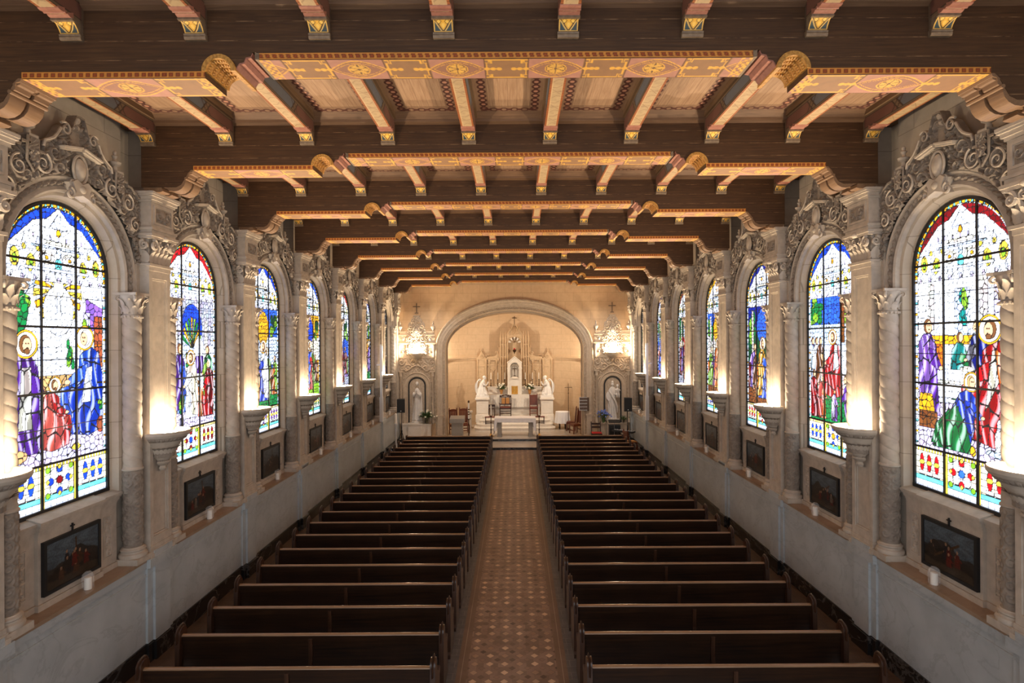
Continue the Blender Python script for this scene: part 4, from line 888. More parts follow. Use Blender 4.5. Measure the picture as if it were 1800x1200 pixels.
for sd in (-1, 1):
    for i in range(7):
        for s_ in (-1, 1):
            loc = (sd*(WX-.09), YB[i]+s_*1.14, 0); lb = f"twisted stone column, {'altar' if s_ > 0 else 'entrance'} flank of {ORD[6-i]} window from the altar, {SIDE[sd]}"
            if first: col.location = loc; col['label'] = lb; first = False
            else: dup(col, lb, loc)

# ---------------------------------------------------------------- pilasters
def make_pilaster():
    r = thing('pilaster', '', 'pilaster', group='pilasters between the windows', kind='thing')
    b = MB(); b.box(-.05, .10, -.36, .36, 1.65, 7.40); b.box(-.05, .21, -.28, .28, 1.74, 6.25)
    for y0, y1, z0, z1 in ((-.28, -.20, 1.9, 6.22), (.20, .28, 1.9, 6.22), (-.28, .28, 1.80, 1.95), (-.28, .28, 6.1, 6.25)): b.box(.2, .25, y0, y1, z0, z1)
    for y0, y1, z0, z1 in ((-.20, -.175, 1.95, 6.1), (.175, .20, 1.95, 6.1), (-.2, .2, 6.07, 6.1), (-.2, .2, 1.95, 1.98)): b.box(.2, .232, y0, y1, z0, z1)
    for z in (2.9, 3.9, 4.75, 5.5): b.box(.2, .2105, -.176, .176, z, z+.006)
    b.build('pilaster_shaft', M['stone'], r, 0)
    b = MB(); b.box(-.05, .29, -.32, .32, 1.64, 1.70); b.box(-.05, .275, -.305, .305, 1.70, 1.76); b.box(-.05, .262, -.295, .295, 1.76, 1.82); b.build('pilaster_base', M['stone'], r, 0)
    b = MB(); b.box(-.05, .26, -.29, .29, 6.22, 6.29); b.box(-.05, .285, -.315, .315, 6.29, 6.33); b.box(-.05, .24, -.27, .27, 6.33, 6.74)
    for k in range(5): leaf(b, (.24, -.22+.11*k, 6.34), (1, 0, 0), None, .11, .2, .06)
    for k in range(4): leaf(b, (.24, -.165+.11*k, 6.38), (1, 0, 0), None, .11, .28, .08)
    for s_ in (-1, 1):
        for k in range(3): leaf(b, (.20-.09*k, s_*.27, 6.34), (0, s_, 0), None, .1, .22+.07*(k % 2), .06)
        b.spiral((.31, s_*.24, 6.62), .085, .012, 1.7, PI/2, s_, .03); b.spiral((.31, s_*.08, 6.64), .06, .012, 1.4, PI/2, -s_, .02); b.spiral((.2, s_*.33, 6.62), .085, .012, 1.7, PI/2, 1, .03, 'xz'); b.ell((.31, s_*.24, 6.62), (.03, .025, .025), 8, 5)
    b.box(-.05, .33, -.34, .34, 6.72, 6.76); b.box(-.05, .35, -.36, .36, 6.76, 6.80); b.ell((.35, 0, 6.76), (.05, .06, .05), 10, 6); b.build('leafy_capital', M['stone'], r, 40)
    b = MB(); b.box(-.05, .30, -.30, .30, 6.80, 7.36)
    for e, z0, z1 in ((.02, 6.80, 6.86), (.04, 6.86, 6.90), (.02, 7.30, 7.34), (.045, 7.34, 7.39), (.07, 7.39, 7.42), (.08, 7.42, 7.46)): b.box(-.05, .30+e, -.30-e, .30+e, z0, z1)
    for y0, y1, z0, z1 in ((-.24, -.21, 6.96, 7.26), (.21, .24, 6.96, 7.26), (-.24, .24, 7.23, 7.26), (-.24, .24, 6.96, 6.99)): b.box(.29, .318, y0, y1, z0, z1)
    b.build('entablature_block', M['stone'], r, 0)
    b = MB(); Y, Z = np.meshgrid(np.linspace(-.2, .2, 54), np.linspace(7.0, 7.22, 34), indexing='ij'); h = np.maximum(swirl(Y, Z, [(-.12, 7.12, .09, 1), (.12, 7.12, .09, -1), (-.05, 7.05, .06, -1), (.05, 7.05, .06, 1)]), np.clip(1.4-np.hypot(Y/.06, (Z-7.14)/.08), 0, 1)); b.grid(np.stack([.301+.035*h, Y, Z], -1)); b.build('relief_panel', M['carve'], r, 0)
    return r
pil = make_pilaster(); first = True
for sd in (-1, 1):
    for i in range(8):
        loc, rz = wall_at(sd, YP[i]); lb = f'panelled stone pilaster with leafy capital, {ORD[7-i]} from the altar wall, {SIDE[sd]}'
        if first: pil.location = loc; pil.rotation_euler = (0, 0, rz); pil['label'] = lb; first = False
        else: dup(pil, lb, loc, rz)

# ---------------------------------------------------------------- carved uplight bowls on the pilasters
def bowl_profile(k=1.0): return [(.03, -.66), (.05, -.655), (.075, -.62), (.05, -.58), (.11, -.55), (.135, -.52), (.10, -.49), (.15, -.45), (.20, -.36), (.25, -.26), (.31, -.17), (.36, -.125), (.37, -.10), (.40, -.09), (.43, -.05), (.435, -.01), (.42, 0)]
def make_sconce(full_seg=8):
    r = thing('wall_sconce', '', 'wall light', group='carved stone uplight bowls on the pilasters', kind='thing')
    b = MB(); pr = [(a*k_, z) for a, z in bowl_profile() for k_ in (1,)]; b.lathe(pr, (0, 0, 0), 12, -PI/2, PI/2, cap=False); b.build('bowl', M['stone'], r, 25)
    b = MB()
    for k in range(12):
        a = -PI/2+PI*(k+.5)/12; q = .97
        leaf(b, (.17*math.cos(a), .17*math.sin(a), -.43), (math.cos(a), math.sin(a), 0), None, .085, .20, .13)
        leaf(b, (.09*math.cos(a), .09*math.sin(a), -.52), (math.cos(a), math.sin(a), 0), None, .05, .12, .09)
    T, Zt = np.meshgrid(np.linspace(-PI/2, PI/2, 120), np.linspace(0, 1, 10), indexing='ij'); rr = np.interp(Zt, [0, 1], [.315, .372]); b.grid(np.stack([(rr+.018*np.abs(np.sin(T*18))*np.sin(PI*Zt))*np.cos(T), (rr+.018*np.abs(np.sin(T*18))*np.sin(PI*Zt))*np.sin(T), -.165+.06*Zt], -1))
    b.build('leaf_carving', M['carve'], r, 40)
    b = MB(); b.lathe([(.42, 0), (.39, -.005), (.36, -.05), (.2, -.09), (0, -.10)], (0, 0, 0), 16, -PI/2, PI/2, cap=False); b.build('inner_dish', M['white'], r, 40)
    b = MB(); b.ell((.13, 0, -.045), (.09, .17, .03), 14, 6); b.build('lamp', M['bulb'], r, 60)
    L = bpy.data.lights.new('uplight', 'POINT'); L.energy = LAMP_W; L.color = (1, .79, .55); L.shadow_soft_size = .09
    o = bpy.data.objects.new('uplight', L); C.objects.link(o); o.parent = r; o.location = (.24, 0, .06)
    L = bpy.data.lights.new('reflector', 'SPOT'); L.energy = SPOT_W; L.color = (1, .77, .51); L.shadow_soft_size = .1; L.spot_size = 1.8; L.spot_blend = .7
    o = bpy.data.objects.new('reflector', L); C.objects.link(o); o.parent = r; o.location = (.30, 0, .05); o.rotation_euler = (0, PI+.55, 0); return r
sc = make_sconce(); first = True
for sd in (-1, 1):
    for i in range(8):
        if i == 7: continue
        loc = (sd*(WX-.25), YP[i]+.02, 3.63); rz = 0 if sd < 0 else PI; lb = f'lit carved stone bowl lamp on the {ORD[7-i]} pilaster from the altar wall, {SIDE[sd]}'
        if first: sc.location = loc; sc.rotation_euler = (0, 0, rz); sc['label'] = lb; first = False
        else: dup(sc, lb, loc, rz)

# ---------------------------------------------------------------- devotional pictures and candle jars on the ledges
def picture_art(seed):
    rg = np.random.default_rng(seed); X, Z = np.meshgrid(np.linspace(-.5, .5, 110), np.linspace(0, .66, 72), indexing='ij'); P = Pic(X, Z)
    t = Z/.66; P.c = (np.array(hx('39424a'))*(1-t[..., None])+np.array(hx('5a6770'))*t[..., None])*(.8+.4*np.abs(np.sin(X*9+3*np.sin(Z*14)))[..., None])
    a = rg.uniform(-.4, .4, 3)
    for k, cl in enumerate(('34302c', '2b2521', '221c18')): P.put(Z < .30-.06*k+.16*np.exp(-((X-a[k])/.2)**2)+.02*np.sin(X*20+k), np.array(hx(cl)))
    P.put(Z < .12+.02*np.sin(X*7), np.array(hx('3d3226')))
    P.poly([(-.3, .18), (-.27, .16), (.22, .46), (.20, .49)] if seed % 2 else [(.05, .2), (.08, .2), (.06, .6), (.03, .6)], np.array(hx('4a3522')))
    for k in range(rg.integers(9, 13)):
        x = rg.normal(0, .15); h = rg.uniform(.15, .27); z = rg.uniform(.07, .22); cl = ('5a1a16', '6a6156', '232126', '4a2f1e', '5f2119', '2d353e', '3a2a1e', '2a2420')[rg.integers(8)]
        P.poly([(x-.05, z), (x+.06, z), (x+.035, z+h*.8), (x-.03, z+h*.8)], np.array(hx(cl))); P.ell(x, z+h*.9, .018, .024, np.array(hx('a07c62')))
        P.poly([(x, z+h*.7), (x+.09, z+h*.45), (x+.08, z+h*.38), (x-.01, z+h*.55)], np.array(hx(cl))*1.2)
    nz = np.sin(X*61+3*np.sin(Z*47))*np.sin(Z*53+2*np.sin(X*39)); return X, Z, P.c*(.72+.22*nz[..., None])
b = MB()
for y0, y1, z0, z1 in ((-.54, -.49, -.04, .70), (.49, .54, -.04, .70), (-.54, .54, -.04, .01), (-.54, .54, .65, .70)): b.box(0, .045, y0, y1, z0, z1)
b.box(0, .02, -.52, .52, 0, .68); fr_me = b.mesh('picture_frame', M['iron'], 0)
b = MB(); b.box(.01, .03, -.009, .009, .70, .81); b.box(.01, .03, -.035, .035, .765, .783); cr_me = b.mesh('little_cross', M['iron'], 0)
CAND = None
for sd in (-1, 1):
    for i in range(7):
        loc = (sd*(WX-.0), YB[i], 1.85); rz = 0 if sd < 0 else PI
        r = thing('framed_picture', f'dark framed religious painting below the {ORD[6-i]} window from the altar, {SIDE[sd]}', 'picture', loc, rz, 'paintings set below the windows'); r.scale = (1, .94, .94)
        for nm, me in (('picture_frame', fr_me), ('little_cross', cr_me)):
            o = bpy.data.objects.new(nm, me); C.objects.link(o); o.parent = r
        X, Z, c = picture_art(300+i*2+(sd > 0)); painted('canvas', np.stack([np.full_like(X, .032), X, Z], -1), c, M['picture'], r)
        loc = (sd*(WX-.13), YB[i]+.13, 1.65); lb = f'white candle under a glass dome below the {ORD[6-i]} window from the altar, {SIDE[sd]}'
        if CAND is None:
            CAND = thing('candle_jar', lb, 'candle', loc, 0, 'candle jars on the ledges')
            b = MB(); b.lathe([(.045, .002), (.045, .165), (.03, .172), (0, .168)], seg=16, cap=True); b.build('candle', M['wax'], CAND)
            b = MB(); b.lathe([(.062, .0), (.072, .03), (.075, .15), (.066, .21), (.035, .245), (0, .25)], seg=18, cap=False); b.build('glass_dome', M['jar'], CAND, 60)
        else: dup(CAND, lb, loc)
# ---------------------------------------------------------------- pews
PX = 2.93; PH = 1.945
def make_pew():
    r = thing('pew', '', 'pew', group='rows of dark wooden pews', kind='thing')
    prof = [(-.12, 0), (-.12, .06), (-.09, .10), (-.085, .70), (-.075, .74)]+[(.02-.095*math.cos(a), .815+.095*math.sin(a)) for a in [PI*k/12 for k in range(13)]]+[(.11, .74), (.14, .68), (.22, .63), (.34, .615), (.40, .60), (.425, .56), (.41, .52), (.37, .49), (.36, .40), (.39, .30), (.40, .10), (.43, .06), (.43, 0)]
    for s_ in (-1, 1):
        b = MB(); x0 = s_*(PH-.035); b.prism(prof, 0, x0-.035, x0+.035)
        o = MB(); pts = [(x0, -.09, .70), (x0, -.078, .75)]+[(x0, .02-.098*math.cos(a), .818+.098*math.sin(a)) for a in [PI*k/10 for k in range(11)]]+[(x0, .12, .74)]
        e = b.build('end_panel', M['pewend'], r, 30)
        o.tube(pts, .036, 6, flat=.35); o.build('edge_moulding', M['pewend'], e, 40)
    b = MB(); hw = PH-.07
    b.prism([(-.015, .77), (-.004, .66), (.004, .55), (-.004, .45), (-.022, .36), (-.055, .27), (-.10, .20), (-.10, .175), (-.03, .22), (.02, .32), (.05, .45), (.03, .62), (.015, .77)], 0, -hw, hw); b.prism([(-.02, .66), (-.005, .66), (-.005, .78), (-.03, .78)], 0, -hw, hw); b.build('back_board', M['pew'], r, 20)
    b = MB(); pr = [(.006+.036*math.cos(a), .785+.022*math.sin(a)) for a in [2*PI*k/14 for k in range(14)]]; b.prism(pr, 0, -hw, hw); b.build('top_rail', M['rail'], r, 40)
    b = MB(); b.prism([(.06, .43), (.41, .45), (.425, .437), (.42, .42), (.06, .40)], 0, -hw, hw); b.build('seat', M['pew'], r, 20)
    b = MB(); b.prism([(-.115, .12), (.02, .12), (.0, .74), (-.045, .74), (-.03, .45), (-.07, .30)], 0, -.028, .028); b.build('centre_support', M['pewend'], r, 0)
    b = MB(); b.box(-hw+.05, hw-.05, -.30, -.16, .13, .17); b.box(-hw+.05, hw-.05, -.31, -.15, .17, .20)
    for x in (-hw+.12, 0, hw-.12): b.box(x-.03, x+.03, -.29, .06, .0, .14)
    b.build('kneeler', M['pew'], r, 20)
    return r
pw = make_pew(); first = True; D0P, SPP = 7.60, .8768
for sd in (-1, 1):
    for k in range(21):
        lb = f"dark wooden pew on {SIDE[sd]} of the aisle, {ORD[20-k]} row back from the altar"; loc = (sd*PX, D0P+SPP*k, 0)
        if first: pw.location = loc; pw['label'] = lb; first = False
        else: dup(pw, lb, loc)
def make_front_rail(sd):
    r = thing('kneeling_desk', f'low dark panelled kneeling desk before the front pew on {SIDE[sd]}', 'kneeler', (sd*PX, 26.0, 0), group='front kneeling desks')
    b = MB(); hw = PH-.07; b.prism([(-.015, .80), (.012, .80), (.05, .05), (.02, .05)], 0, -hw, hw)
    for k in range(6): x = -hw+.2+k*(2*hw-.4)/5; b.box(x-.05, x+.05, -.02, .03, .1, .74)
    b.build('panel', M['pew'], r, 0)
    b = MB(); b.box(-hw, hw, -.05, .09, .80, .83); b.build('shelf_top', M['rail'], r, 0)
    for s_ in (-1, 1):
        b = MB(); x0 = s_*(PH-.035); b.prism([(-.08, 0), (-.08, .78), (-.05, .86), (.03, .88), (.09, .82), (.12, .6), (.14, .1), (.14, 0)], 0, x0-.035, x0+.035); b.build('end_panel', M['pewend'], r, 20)
for sd in (-1, 1): make_front_rail(sd)
# ---------------------------------------------------------------- altar steps, altar, reredos
FS = .25
r = thing('altar_steps', 'white marble altar steps with rounded corners', 'steps')
for k in range(4):
    y0 = 31.05+.30*k; hw = 2.18-.12*k; z0, z1 = FS+.17*k, FS+.17*(k+1); cr = .42-.05*k
    pts = [(-hw, 34.3), (-hw, y0+cr)]+[(-hw+cr-cr*math.cos(a), y0+cr-cr*math.sin(a)) for a in [PI/2*j/8 for j in range(1, 9)]]+[(hw-cr+cr*math.sin(a), y0+cr-cr*math.cos(a)) for a in [PI/2*j/8 for j in range(9)]]+[(hw, 34.3)]
    b = MB(); b.prism(pts, 2, z0, z1-.04); q = [(x*(1+.012), y if y > 34 else y-.02) for x, y in pts]; b.prism(q, 2, z1-.04, z1); b.build('step', M['white'], r, 25)
PZ = FS+.17*4            # platform level .93
r = thing('high_altar', 'white marble high altar with shelf behind', 'altar', (0, 32.9, 0))
b = MB(); b.box(-1.40, 1.40, .02, .75, PZ, 1.95); b.box(-1.5, 1.5, -.05, .8, 1.95, 2.03)
for x in (-1.3, -.45, .45, 1.3): b.box(x-.06, x+.06, -.01, .05, PZ+.08, 1.9)
b.build('altar_body', M['white'], r, 0)
b = MB(); b.box(-1.55, 1.55, .5, .85, 2.03, 2.42); b.box(-1.6, 1.6, .46, .87, 2.42, 2.47); b.build('candle_shelf', M['white'], r, 0)
n = 120; X, Z = np.meshgrid(np.linspace(-1.52, 1.52, n), np.linspace(0, 1, 16), indexing='ij')
b = MB(); zb = 1.33+.02*np.abs(np.sin(X*18)); y = -.075-.014*np.sin(X*31)*Z-.03*Z; b.grid(np.stack([X*(1+.02*Z), y+32.9, 2.045+(zb-2.045)*Z], -1)); b.box(-1.52, 1.52, 32.82, 33.4, 2.03, 2.05)
for s_ in (-1, 1):
    Y2, Z2 = np.meshgrid(np.linspace(-.075, .48, 24), np.linspace(0, 1, 10), indexing='ij'); b.grid(np.stack([s_*(1.525+.05*Z2+.012*np.sin(Y2*40)*Z2), 32.9+Y2-.03*Z2, 2.045-.75*Z2*(1-.3*(Y2 > .3))], -1))
o = b.build('lace_altar_cloth', M['lace'], None, 40); tag(o, 'white lace trimmed cloth over the high altar', 'altar cloth')

r = thing('reredos', 'golden carved stone reredos with pointed central tower', 'reredos', (0, 33.72, 0))
b = MB()
tower = [(.86, PZ), (.86, 5.34), (.50, 5.44), (.42, 5.50), (.36, 5.62), (.29, 5.74), (.24, 5.76), (.20, 5.86), (.12, 6.0), (0, 6.07)]
tp = tower+[(-x, z) for x, z in tower[::-1][1:]]
NW, NZ0 = .37, 4.95
half = [(NW, PZ)]+[(NW*math.cos(a), NZ0+NW*math.sin(a)) for a in [PI/2*k/10 for k in range(11)]]
for s_ in (-1, 1):                                         # front with an open niche
    inner = [(s_*x, z) for x, z in half]; outer = [(s_*x, z) for x, z in tower]
    poly = outer+inner[::-1]; poly = poly if s_ < 0 else poly[::-1]; b.prism(poly, 1, -.0, .28)
b.prism([(-.5, PZ), (.5, PZ), (.5, 5.4), (-.5, 5.4)], 1, .28, .34)
b.build('tower', M['reredos'], r, 25)
b = MB()
for s_ in (-1, 1):
    wing = [(.86, PZ), (1.62, PZ), (1.62, 4.14), (1.58, 4.18), (1.25, 4.20), (1.12, 4.24), (1.0, 4.36), (.95, 4.52), (.93, 4.68), (.88, 4.74), (.86, 4.74)]
    b.prism([(s_*x, z) for x, z in wing], 1, .06, .30)
    pier = [(1.60, PZ), (2.20, PZ), (2.20, 4.05), (2.16, 4.14), (2.05, 4.28), (1.97, 4.44), (1.93, 4.50), (1.85, 4.40), (1.78, 4.25), (1.68, 4.12), (1.60, 4.05)]
    b.prism([(s_*x, z) for x, z in pier], 1, -.02, .32)
b.build('wings', M['reredos'], r, 25)
b = MB()
for s_ in (-1, 1):
    for x in (.80, .66, .53): b.lathe([(.05, PZ+1.5), (.05, 2.6), (.055, 2.65), (.042, 2.7), (.042, 5.05), (.06, 5.12), (.07, 5.22), (.05, 5.3), (.06, 5.36), (.035, 5.42), (.02, 5.52), (.03, 5.55), (0, 5.68)], (s_*x, -.03, 0), 10, cap=False)
    for x in (1.66, 2.14, 1.05, 1.48): b.lathe([(.05, PZ+1.5), (.045, 2.65), (.035, 2.7), (.035, 3.75), (.055, 3.85), (.06, 4.0), (.04, 4.05)], (s_*x, -.05 if x > 1.6 else .03, 0), 10, cap=True)
    for x, z in ((2.15, 4.12), (1.66, 4.12), (1.93, 4.48), (.93, 4.72), (.27, 5.76)): b.lathe([(.03, z), (.045, z+.05), (.02, z+.09), (.03, z+.12), (.012, z+.18), (0, z+.25)], (s_*x, .1, 0), 8, cap=False)
    for k in range(9): b.ell((s_*(.46-.05*k)*.98, -.03, 5.48+.065*k), (.035, .035, .04), 6, 4)
    b.tube([(s_*x, -.03, z) for x, z in ((.52, 5.40), (.44, 5.44), (.36, 5.58), (.27, 5.70), (.2, 5.72))], .025, 6)
    b.box(*sorted((s_*.9, s_*1.6)), -.0, .1, 3.98, 4.06); b.box(*sorted((s_*.9, s_*1.6)), .02, .1, 3.66, 3.72); b.box(*sorted((s_*.88, s_*1.62)), -.03, .1, 4.06, 4.12)
    for k in range(14): b.box(*sorted((s_*(.92+.049*k), s_*(.945+.049*k))), .0, .08, 3.9, 3.97)
    for k in range(9): b.ell((s_*(.95+.075*k), .03, 3.82), (.03, .02, .035), 6, 4)
    b.box(*sorted((s_*1.6, s_*2.2)), -.06, .1, 3.60, 3.66); b.box(*sorted((s_*1.58, s_*2.22)), -.07, .1, 4.0, 4.06)
    for x in (1.12, 1.38):                                  # blind panels with stepped heads
        for q in ((x-.11, 2.5, 3.35), (x+.11, 2.5, 3.35)): b.box(*sorted((s_*(q[0]-.014), s_*(q[0]+.014))), .02, .1, q[1], q[2])
        b.tube([(s_*(x-.11), .04, 3.35), (s_*(x-.05), .04, 3.38), (s_*x, .04, 3.47), (s_*(x+.05), .04, 3.38), (s_*(x+.11), .04, 3.35)], .02, 6)
    b.spiral((s_*1.02, .02, 4.42), .10, .015, 1.2, PI, s_, .03, 'xz'); b.spiral((s_*1.9, -.05, 4.2), .15, .02, 1.6, PI/2, s_, .03, 'xz')
    for zz in (2.62, 3.62, 4.15, 4.85): b.box(*sorted((s_*.47, s_*.87)), -.06, .05, zz, zz+.05)
b.tube([((NW+.03)*math.cos(PI*k/20), -.02, NZ0+(NW+.03)*math.sin(PI*k/20)) for k in range(21)], .03, 6); b.box(-NW-.06, -NW, -.02, .05, 2.5, NZ0); b.box(NW, NW+.06, -.02, .05, 2.5, NZ0)
b.build('colonnettes_and_mouldings', M['reredos'], r, 40)
b = MB()                                                    # scalloped head of the niche
for k in range(5): a = PI*(k+.5)/5; b.tube([(NW*.98*math.cos(a)*q, .02, NZ0+NW*.98*math.sin(a)*q) for q in (.55, .75, 1)], [.02, .05, .075], 6)
b.build('scalloped_tracery', M['white'], r, 40)
X, Z = np.meshgrid(np.linspace(-.30, .30, 40), np.linspace(5.44, 5.95, 34), indexing='ij'); kp = np.abs(X) < np.interp(Z, [5.44, 5.62, 5.74, 5.86, 5.95], [.36, .28, .17, .1, .06])
b = MB(); b.grid(np.stack([X*np.interp(Z, [5.44, 5.62, 5.95], [1, .75, .18]), -.005-.04*leafy(X, Z, 30), Z], -1)); b.build('gable_carving', M['reredos'], r, 0)
b = MB(); b.box(-.018, .018, .08, .12, 6.05, 6.62); b.box(-.13, .13, .08, .12, 6.40, 6.44); b.ell((0, .1, 6.62), (.03, .03, .03), 8, 5); b.build('top_cross', M['bronze'], r, 0)

r = thing('tabernacle', 'white marble tabernacle tower with gold door and arched niche', 'tabernacle', (0, 33.12, 0))
b = MB(); W_ = .40
hn = [(.24, 3.55)]+[(.24*math.cos(a), 3.60+.24*math.sin(a)) for a in [PI/2*k/10 for k in range(11)]]
for s_ in (-1, 1):
    poly = [(s_*x, z) for x, z in [(.40, 2.05), (.40, 3.84), (.34, 3.90), (.20, 4.02), (0, 4.19)]]+[(s_*x, z) for x, z in hn[::-1]]+[(s_*.24, 2.95), (0, 2.95), (0, 2.05)]
    b.prism(poly, 1, 0, .40)
b.box(-.3, .3, .20, .40, 2.9, 3.9)
for s_ in (-1, 1): b.box(*sorted((s_*.40, s_*.31)), -.03, .1, 2.05, 3.55); b.box(*sorted((s_*.43, s_*.29)), -.05, .1, 3.5, 3.56)
b.tube([(.29*math.cos(PI*k/16), -.005, 3.60+.29*math.sin(PI*k/16)) for k in range(17)], .035, 6); b.tube([(-.42, -.01, 3.84), (-.2, -.01, 4.03), (0, -.01, 4.19), (.2, -.01, 4.03), (.42, -.01, 3.84)], .035, 6)
b.lathe([(.26, 2.95), (.22, 3.0), (.15, 3.02), (.1, 3.06), (0, 3.07)], (0, .1, 0), 16, cap=False); b.build('tower_body', M['white'], r, 25)
b = MB(); b.lathe([(.205, 2.06), (.205, 2.52)], (0, .10, 0), 20, PI, 2*PI, cap=False)
for k in range(4): b.tube([(.207*math.cos(PI+PI*(k+.5)/4), .10+.207*math.sin(PI+PI*(k+.5)/4), z) for z in (2.08, 2.5)], .008, 5)
b.tube([(.206*math.cos(a), .1+.206*math.sin(a), 2.51) for a in [PI+PI*k/16 for k in range(17)]], .014, 6); b.tube([(.206*math.cos(a), .1+.206*math.sin(a), 2.08) for a in [PI+PI*k/16 for k in range(17)]], .014, 6); b.ell((0, -.11, 2.3), (.03, .02, .06), 8, 6); b.build('gold_door', M['gold'], r, 30)
b = MB()
for k in range(9): a = PI*(k+.5)/9; b.tube([(.03*math.cos(a), .17, 3.60+.03*math.sin(a)), (.21*math.cos(a), .13, 3.60+.21*math.sin(a))], [.01, .04], 6)
b.build('shell', M['stone'], r, 50)
r = thing('crucifix', 'bronze crucifix standing in the tabernacle niche', 'crucifix', (0, 33.17, 3.07))
b = MB(); b.box(-.014, .014, 0, .02, .03, .62); b.box(-.19, .19, 0, .02, .44, .465); b.box(-.08, .08, -.03, .05, 0, .025); b.box(-.05, .05, -.02, .04, .025, .05); b.build('cross', M['bronze'], r, 0)
b = MB(); b.tube([(0, -.02, .10), (.008, -.03, .2), (0, -.028, .28), (0, -.03, .40), (0, -.03, .43)], [.012, .016, .024, .03, .016], 8); b.ell((.005, -.035, .465), (.02, .022, .026), 8, 6)
for s_ in (-1, 1): b.tube([(0, -.03, .415), (s_*.08, -.028, .44), (s_*.165, -.015, .455)], [.014, .011, .008], 6)
b.build('figure', M['bronze'], r, 60)
r = thing('hanging_lamp', 'small bronze sanctuary lamp hanging in the reredos niche', 'lamp', (0, 33.62, 4.32))
b = MB(); b.lathe([(0, 0), (.03, .04), (.02, .08), (.07, .13), (.10, .2), (.085, .23), (.12, .25), (.11, .27)], seg=14, cap=False); b.build('lamp_bowl', M['bronze'], r, 40)
b = MB(); b.lathe([(.05, .25), (.06, .32), (.05, .36), (0, .36)], seg=12); b.build('red_glass', mk('red_lamp_glass', (.5, .03, .02), None, rough=.2), r)
b = MB()
for k in range(3): a = 2*PI*k/3; b.tube([(.1*math.cos(a), .1*math.sin(a), .26), (0, 0, .95)], .004, 5)
b.build('chain', M['bronze'], r)

# ---------------------------------------------------------------- statues
def face(b, c, r):
    x, y, z = c; b.ell(c, (r*.78, r*.88, r*1.08), 16, 12); b.ell((x, y-r*.88, z-r*.08), (r*.12, r*.18, r*.24), 8, 6); b.ell((x, y-r*.72, z-r*.5), (r*.25, r*.15, r*.07), 8, 5); b.ell((x, y-r*.62, z-r*.78), (r*.26, r*.22, r*.22), 8, 6)
    for s_ in (-1, 1): b.ell((x+s_*r*.3, y-r*.72, z+r*.12), (r*.14, r*.1, r*.08), 8, 5); b.tube([(x+s_*r*.12, y-r*.84, z+r*.26), (x+s_*r*.34, y-r*.78, z+r*.3), (x+s_*r*.52, y-r*.6, z+r*.24)], r*.06, 5); b.ell((x+s_*r*.76, y+r*.0, z), (r*.09, r*.18, r*.24), 6, 5)
def hand(b, c, d, up, k=1.0):
    """palm, four bent fingers of unequal length and a thumb; d points along the fingers"""
    c, d, up = Vector(c), Vector(d).normalized(), Vector(up).normalized(); sd = d.cross(up).normalized(); L = .095*k
    b.tube([c, c+d*L*.5, c+d*L], [.020*k, .036*k, .034*k], 8, flat=.55)
    for j, ln in enumerate((.062, .076, .08, .07)):
        o = c+d*L*.95+sd*(.024*(j-1.5))*k; b.tube([o, o+d*ln*.5*k+up*.006*k, o+d*ln*.95*k-up*.012*k], [.0105*k, .0095*k, .007*k], 6)
    o = c+d*L*.25-sd*.03*k; b.tube([o, o+d*.035*k-sd*.022*k, o+d*.07*k-sd*.02*k], [.013*k, .011*k, .008*k], 6)
def robe(b, c, prof, fold=.06, nf=11, seg=72, ph=0, ang=None):
    """pleated garment: prof rows (z, rx, ry, fold weight, dx, dy)"""
    th = np.linspace(0, 2*PI, seg+1)[:-1] if ang is None else np.linspace(ang[0], ang[1], seg); P = []
    for z, rx, ry, fw, dx, dy in prof:
        k = 1+fold*fw*(np.sin(nf*th+ph+z*1.3)+.5*np.sin(2.3*nf*th+z*2)); P.append(np.stack([c[0]+dx+rx*k*np.cos(th), c[1]+dy+ry*k*np.sin(th), np.full_like(th, c[2]+z)], -1))
    P = np.array(P); Z = [p[0] for p in prof]; T = np.linspace(0, 1, 40); zi = np.linspace(0, len(prof)-1, 44); out = []
    for q in zi:
        i = min(int(q), len(prof)-2); f = q-i; f2 = f; out.append(P[i]*(1-f2)+P[i+1]*f2)
    b.grid(np.array(out), False, ang is None, flip=True)
# praying woman
r = thing('statue', 'white marble statue of a veiled praying woman in a wall niche', 'statue', (-4.87, 29.08, 1.03))
b = MB(); c = (0, 0, .0)
robe(b, c, [(.18, .27, .22, 1, 0, 0), (.45, .22, .18, 1, .01, 0), (.85, .19, .16, .8, .02, 0), (1.20, .175, .145, .5, 0, 0), (1.36, .165, .13, .4, 0, 0), (1.58, .17, .13, .2, 0, 0), (1.70, .12, .10, 0, 0, 0), (1.78, .06, .06, 0, 0, 0), (1.84, .055, .055, 0, 0, 0)], .07, 9)
face(b, (0, -.05, 1.95), .105)
for s_ in (-1, 1):
    b.tube([(s_*.13, .0, 1.62), (s_*.175, -.05, 1.44), (s_*.16, -.14, 1.34), (s_*.09, -.20, 1.41), (s_*.03, -.225, 1.49)], [.05, .06, .065, .055, .034], 10); hand(b, (s_*.022, -.235, 1.48), (0, -.03, 1), (s_*1, 0, .1), .95)
b.ell((.08, -.2, .17), (.05, .1, .04), 10, 6); b.ell((-.08, -.2, .17), (.05, .1, .04), 10, 6)
b.build('figure', M['statue'], r, 60)
b = MB()
